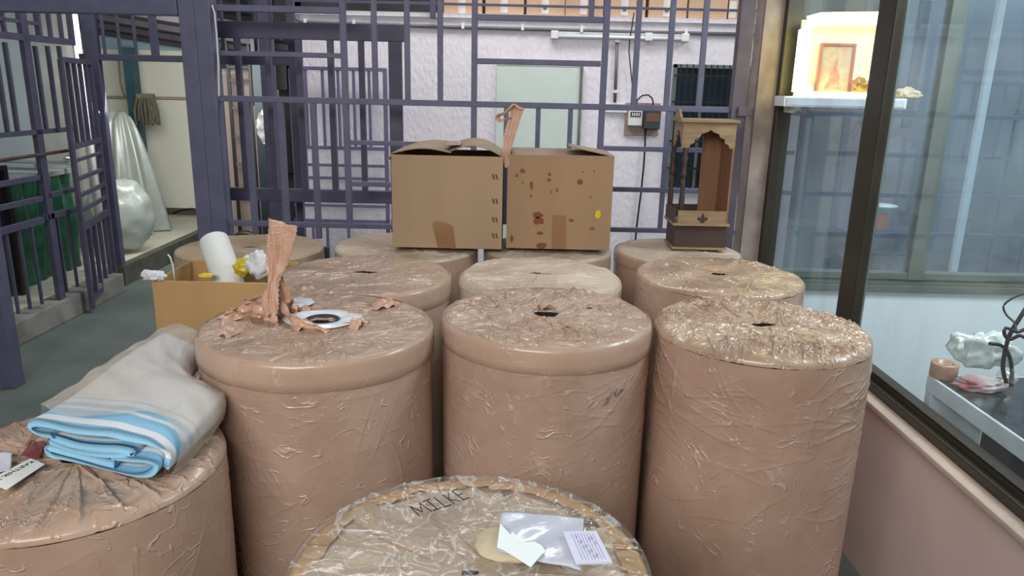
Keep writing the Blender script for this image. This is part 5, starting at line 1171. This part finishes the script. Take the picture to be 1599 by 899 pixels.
zk0 = atY(1385, 362, 4.6).z; zk1 = atY(1385, 323, 4.6).z
reloc(MB().lathe([(0.0, zk0), (0.075, zk0), (0.088, zk1-0.012), (0.094, zk1-0.012), (0.094, zk1), (0.0, zk1)], 28, (bk.location.x, 4.7, 0)).build('bucket_body', M_white, bk, True), bk.location)
pn = MB(); 
for i in range(6):
    a0, a1 = -2.5+i*0.16, -2.5+(i+1)*0.16
    r = 0.0885; z0_, z1_ = zk0+0.015, zk1-0.045
    pn.bm.faces.new([pn.bm.verts.new((bk.location.x+r*math.cos(a), 4.7+r*math.sin(a), z)) for a, z in ((a0, z0_), (a1, z0_), (a1, z1_), (a0, z1_))])
reloc(pn.build('orange_label', mat('orange_print', (216, 92, 52), 0.5), bk), bk.location)
st = MB().box(A.x-0.15, A.x+0.4, 4.55, 4.85, zk0-0.03, zk0, 0.003)
for X in (A.x-0.12, A.x+0.37): st.box(X-0.02, X+0.02, 4.6, 4.8, 0, zk0-0.03)
tag(st.build('bench', M_purple2), 'low grey bench under the paint bucket outside the far window', 'bench')
sbox('wall_courtyard', 2.6, 5.2, 5.6, 5.7, 0.0, 3.0, mat('blue_grey_shade_wall', (112, 124, 136), 0.8, var=0.15, scale=2))
tagbox('brown_panel', 'tall pinkish grey panel outside the left part of the far office window', 'panel', atY(1260, 200, 5.4).x, atY(1310, 200, 5.4).x, 5.4, 5.44, 0, 1.7, mat('pinkish_grey_panel', (160, 150, 150), 0.7, var=0.1))
tagbox('brown_panel', 'tall pinkish grey panel right of the dark mullion, outside', 'panel', atY(1380, 200, 5.4).x, atY(1425, 200, 5.4).x, 5.4, 5.44, 0, 1.75, mat('mauve_grey_panel', (140, 132, 138), 0.7, var=0.15))

# lit devotional shelf inside the office
sY = 3.45
A = atY(1224, 160, sY); B = atY(1416, 160, sY); zs = atY(1320, 152, sY).z
so = thing('wall_shelf', 'white shelf inside the office holding the lit picture', 'shelf', ((A.x+B.x)/2, sY, zs-0.05))
reloc(MB().box(A.x, B.x, sY, sY+0.13, zs-0.045, zs, 0.003).build('shelf_board', M_white, so), so.location)
reloc(MB().box(A.x+0.01, B.x-0.01, sY-0.005, sY, zs-0.038, zs-0.007).build('front_strip', mat('pale_grey_strip', (196, 204, 214), 0.4), so), so.location)
for X in (A.x+0.08, B.x-0.03): reloc(MB().box(X-0.012, X+0.012, sY+0.1, 3.705, zs-0.075, zs-0.045).build('bracket', M_white, so), so.location)
M_led = mat('warm_led_strip', (255, 245, 180), 0.5, emis=((255, 238, 140), 9.0)); M_led2 = mat('warm_led_dim', (255, 245, 190), 0.5, emis=((255, 236, 130), 4.0))
lf_ = thing('led_arch', 'glowing warm yellow LED frame round the devotional picture', 'light', ((A.x+B.x)/2, sY, zs))
pl = atY(1254, 142, sY).x; pr_ = atY(1398, 142, sY).x; ptz = atY(1310, 28, sY).z
reloc(MB().tube([(pl, sY+0.06, zs+0.02), (pl, sY+0.06, ptz-0.05), (pl+0.02, sY+0.06, ptz-0.01), (pl+0.06, sY+0.06, ptz), (pr_-0.05, sY+0.06, ptz+0.01)], 0.028, 10).build('light_tube', M_led, lf_, True), lf_.location)
reloc(MB().tube([(pr_-0.05, sY+0.06, ptz+0.01), (pr_-0.01, sY+0.06, ptz-0.03), (pr_, sY+0.06, zs+0.02)], 0.012, 10).build('light_tube', M_led2, lf_, True), lf_.location)
reloc(MB().tube([(pl-0.01, sY+0.02, zs+0.012), (pr_-0.05, sY+0.02, zs+0.012)], 0.011, 10).build('light_tube', M_led, lf_, True), lf_.location)
reloc(MB().box(pl, pr_, sY+0.115, sY+0.125, zs, ptz, 0.002).build('back_panel', mat('pale_glow_panel', (222, 222, 200), 0.5, var=0.02), lf_), lf_.location)  # panel added to catch the warm light in place of bloom
pa = atY(1281, 67, sY+0.1); pb = atY(1328, 134, sY+0.1)
pf = thing('framed_picture', 'framed devotional picture with a reddish border inside the glowing frame', 'picture', ((pa.x+pb.x)/2, sY+0.1, zs))
def pfb(nm, m, x0, x1, y0, y1, z0, z1, bev=0.001): return reloc(MB().box(x0, x1, y0, y1, z0, z1, bev).build(nm, m, pf), pf.location)
t_ = 0.012
M_pf = mat('faded_red_frame', (176, 104, 92), 0.5)
pfb('frame_side', M_pf, pa.x, pa.x+t_, sY+0.09, sY+0.105, zs, pa.z); pfb('frame_side', M_pf, pb.x-t_, pb.x, sY+0.09, sY+0.105, zs, pa.z)
pfb('frame_side', M_pf, pa.x+t_, pb.x-t_, sY+0.09, sY+0.105, zs, zs+t_); pfb('frame_side', M_pf, pa.x+t_, pb.x-t_, sY+0.09, sY+0.105, pa.z-t_, pa.z)
pfb('picture_card', mat('muted_green_print', (190, 186, 150), 0.5, rgb2=(196, 150, 128), scale=22), pa.x+t_, pb.x-t_, sY+0.097, sY+0.103, zs+t_, pa.z-t_)
pcx = (pa.x+pb.x)/2; ph2 = pa.z-zs
figp = [(-0.5, 0), (-0.42, 0.16), (-0.25, 0.24), (-0.30, 0.42), (-0.20, 0.56), (-0.09, 0.60), (-0.11, 0.72), (-0.06, 0.86), (0, 0.95), (0.06, 0.86), (0.11, 0.72), (0.09, 0.60), (0.20, 0.56), (0.30, 0.42), (0.25, 0.24), (0.42, 0.16), (0.5, 0)]
reloc(MB().prism([(pcx+u*0.085, zs+ph2*0.14+v*ph2*0.62) for u, v in figp[::-1]], lambda u, v, w: (u, sY+0.097-w, v), 0.001).build('painted_figure', mat('faded_rose_print', (200, 112, 104), 0.5, rgb2=(206, 170, 140), scale=30), pf), pf.location)
o = blob('brass_idol', Vector((atY(1347, 118, sY+0.06).x, sY+0.06, zs+0.045)), 0.043, mat('brass_ornament', (186, 142, 62), 0.35, metal=0.6, var=0.2, scale=30), None, 21, (0.9, 0.45, 1.0), 0.25, 6, flat=zs+0.001); tag(o, 'golden ornament standing right of the devotional picture', 'ornament')
g = MB().lathe([(0.012, 0), (0.02, 0.005), (0.022, 0.03), (0.016, 0.045), (0.006, 0.05), (0.005, 0.085), (0.009, 0.09), (0, 0.09)], 20, (atY(1270, 130, sY+0.04).x, sY+0.085, zs)).build('glass_bottle', mat('pale_bottle', (214, 220, 200), 0.1, coat=0.5), None, True); tag(g, 'small pale bottle left of the devotional picture', 'bottle')
o = blob('cotton_garland', Vector((atY(1414, 144, sY+0.04).x+0.0, sY+0.025, zs+0.022)), 0.03, mat('cream_flowers', (222, 208, 178), 0.8, var=0.15, scale=40, bump=0.6), None, 22, (1.9, 0.7, 0.75), 0.3, 7, flat=zs+0.001); tag(o, 'cream flower garland at the right end of the office shelf', 'garland')

# office desk
dk = thing('office_desk', 'white framed desk with a black top seen through the near window pane', 'desk', (1.7, 1.3, 0))
DX0, DX1, DY0, DY1 = 1.335, 2.25, 0.6, 2.215
def dbx(nm, m, *a, bev=0.003): return reloc(MB().box(*a, bev).build(nm, m, dk), dk.location)
M_wm = mat('white_steel', (206, 216, 222), 0.4)
dbx('desk_top', mat('black_granite', (58, 62, 62), 0.15, var=0.3, scale=30, coat=0.3), DX0+0.006, DX1, DY0, DY1-0.006, 0.735, 0.752)
dbx('edge_rail', M_wm, DX0-0.004, DX0+0.006, DY0, DY1, 0.70, 0.752); dbx('edge_rail', M_wm, DX0+0.006, DX1, DY1-0.006, DY1, 0.70, 0.752)
dbx('edge_rail', M_wm, DX0-0.004, DX0+0.03, DY0, DY1, 0.50, 0.52)
for X, yy in ((DX0+0.015, DY1-0.02), (DX1-0.02, DY1-0.02), (DX0+0.015, DY0+0.02), (DX1-0.02, DY0+0.02)): dbx('leg', M_wm, X-0.018, X+0.018, yy-0.018, yy+0.018, 0, 0.735)
dbx('end_panel', M_wm, DX0+0.03, DX0+0.04, 1.98, DY1-0.04, 0.06, 0.72)
dbx('under_desk_shade', mat('under_desk_dark', (52, 58, 66), 0.5), DX0+0.035, DX0+0.045, DY0+0.05, 1.97, 0.06, 0.735)  # dark sheet standing in for the darkness beneath the open desk frame
tz = 0.752
p = atZ(1467, 588, tz)
tr_ = tag(MB().lathe([(0.024, 0), (0.038, 0), (0.040, 0.003), (0.040, 0.045), (0.038, 0.048), (0.024, 0.048), (0.024, 0)], 36, (p.x+0.01, p.y, tz)).build('tape_roll', mat('brown_tape_roll', (176, 138, 110), 0.3, var=0.05, coat=0.4), None, True), 'brown packing tape roll standing on the desk corner', 'tape')
p = atZ(1520, 575, tz)
o = blob('white_plastic_bag', (p.x+0.03, p.y+0.01, tz+0.06), 0.085, film_mat('white_carrier_bag', 0.7, 0.1, tint=(216, 226, 222), streak=0.3), None, 31, (1.15, 0.6, 0.7), 0.28, 4, flat=tz+0.002); tag(o, 'crumpled white plastic bag on the desk behind the tape roll', 'bag')
p = atZ(1530, 606, tz)
o = blob('crumpled_papers', (p.x, p.y, tz+0.014), 0.06, mat('mixed_papers', (182, 176, 176), 0.6, rgb2=(150, 70, 76), scale=14), None, 33, (1.2, 0.7, 0.26), 0.3, 5, flat=tz+0.002); tag(o, 'flattened papers with a red strip on the desk', 'papers')
p = atZ(1570, 600, tz)
tag(MB().lathe([(0.0, 0.0), (0.018, 0.0), (0.027, 0.012), (0.030, 0.026), (0.024, 0.04), (0.010, 0.048), (0, 0.048)], 28, (p.x, p.y, tz)).build('glass_bowl', film_mat('clear_glass_ball', 0.15, 0.2), None, True), 'round clear glass ball on the desk', 'glass')
rs = np.random.RandomState(5)
def cable(name, pts, r, lab):
    q = [atY(x, y, yy) for x, y, yy in pts]; q = [Vector((p.x, p.y, max(p.z, tz+r))) for p in q]; out = []
    for i in range(len(q)-1):
        p0_, p1_, p2_, p3_ = q[max(i-1, 0)], q[i], q[i+1], q[min(i+2, len(q)-1)]
        for k in range(6):
            t = k/6; out.append(0.5*((2*p1_)+(p2_-p0_)*t+(2*p0_-5*p1_+4*p2_-p3_)*t*t+(-p0_+3*p1_-3*p2_+p3_)*t**3))
    out.append(q[-1]); tag(MB().tube(out, r, 6).build(name, M_blk, None, True), lab, 'cable')
cable('office_cable', ((1599, 458, 2.1), (1580, 466, 2.1), (1567, 478, 2.1), (1572, 492, 2.1), (1584, 504, 2.05), (1588, 520, 2.0)), 0.003, 'thin grey cable hooking down behind the desk clutter')
cable('office_cable', ((1604, 478, 2.1), (1590, 500, 2.1), (1578, 520, 2.1), (1570, 545, 2.1), (1566, 575, 2.1), (1572, 600, 2.1)), 0.006, 'thick dark cable sloping down to the desk')
cable('office_cable', ((1604, 512, 2.0), (1588, 518, 2.0), (1572, 512, 2.0), (1568, 520, 2.0), (1576, 530, 2.0), (1592, 524, 2.0), (1604, 530, 2.0)), 0.005, 'black cable loop above the desk at the right edge')
cable('office_cable', ((1545, 536, 2.1), (1565, 540, 2.1), (1576, 556, 2.1), (1580, 580, 2.1), (1579, 600, 2.0)), 0.006, 'dark cable curving over the white plastic bag')
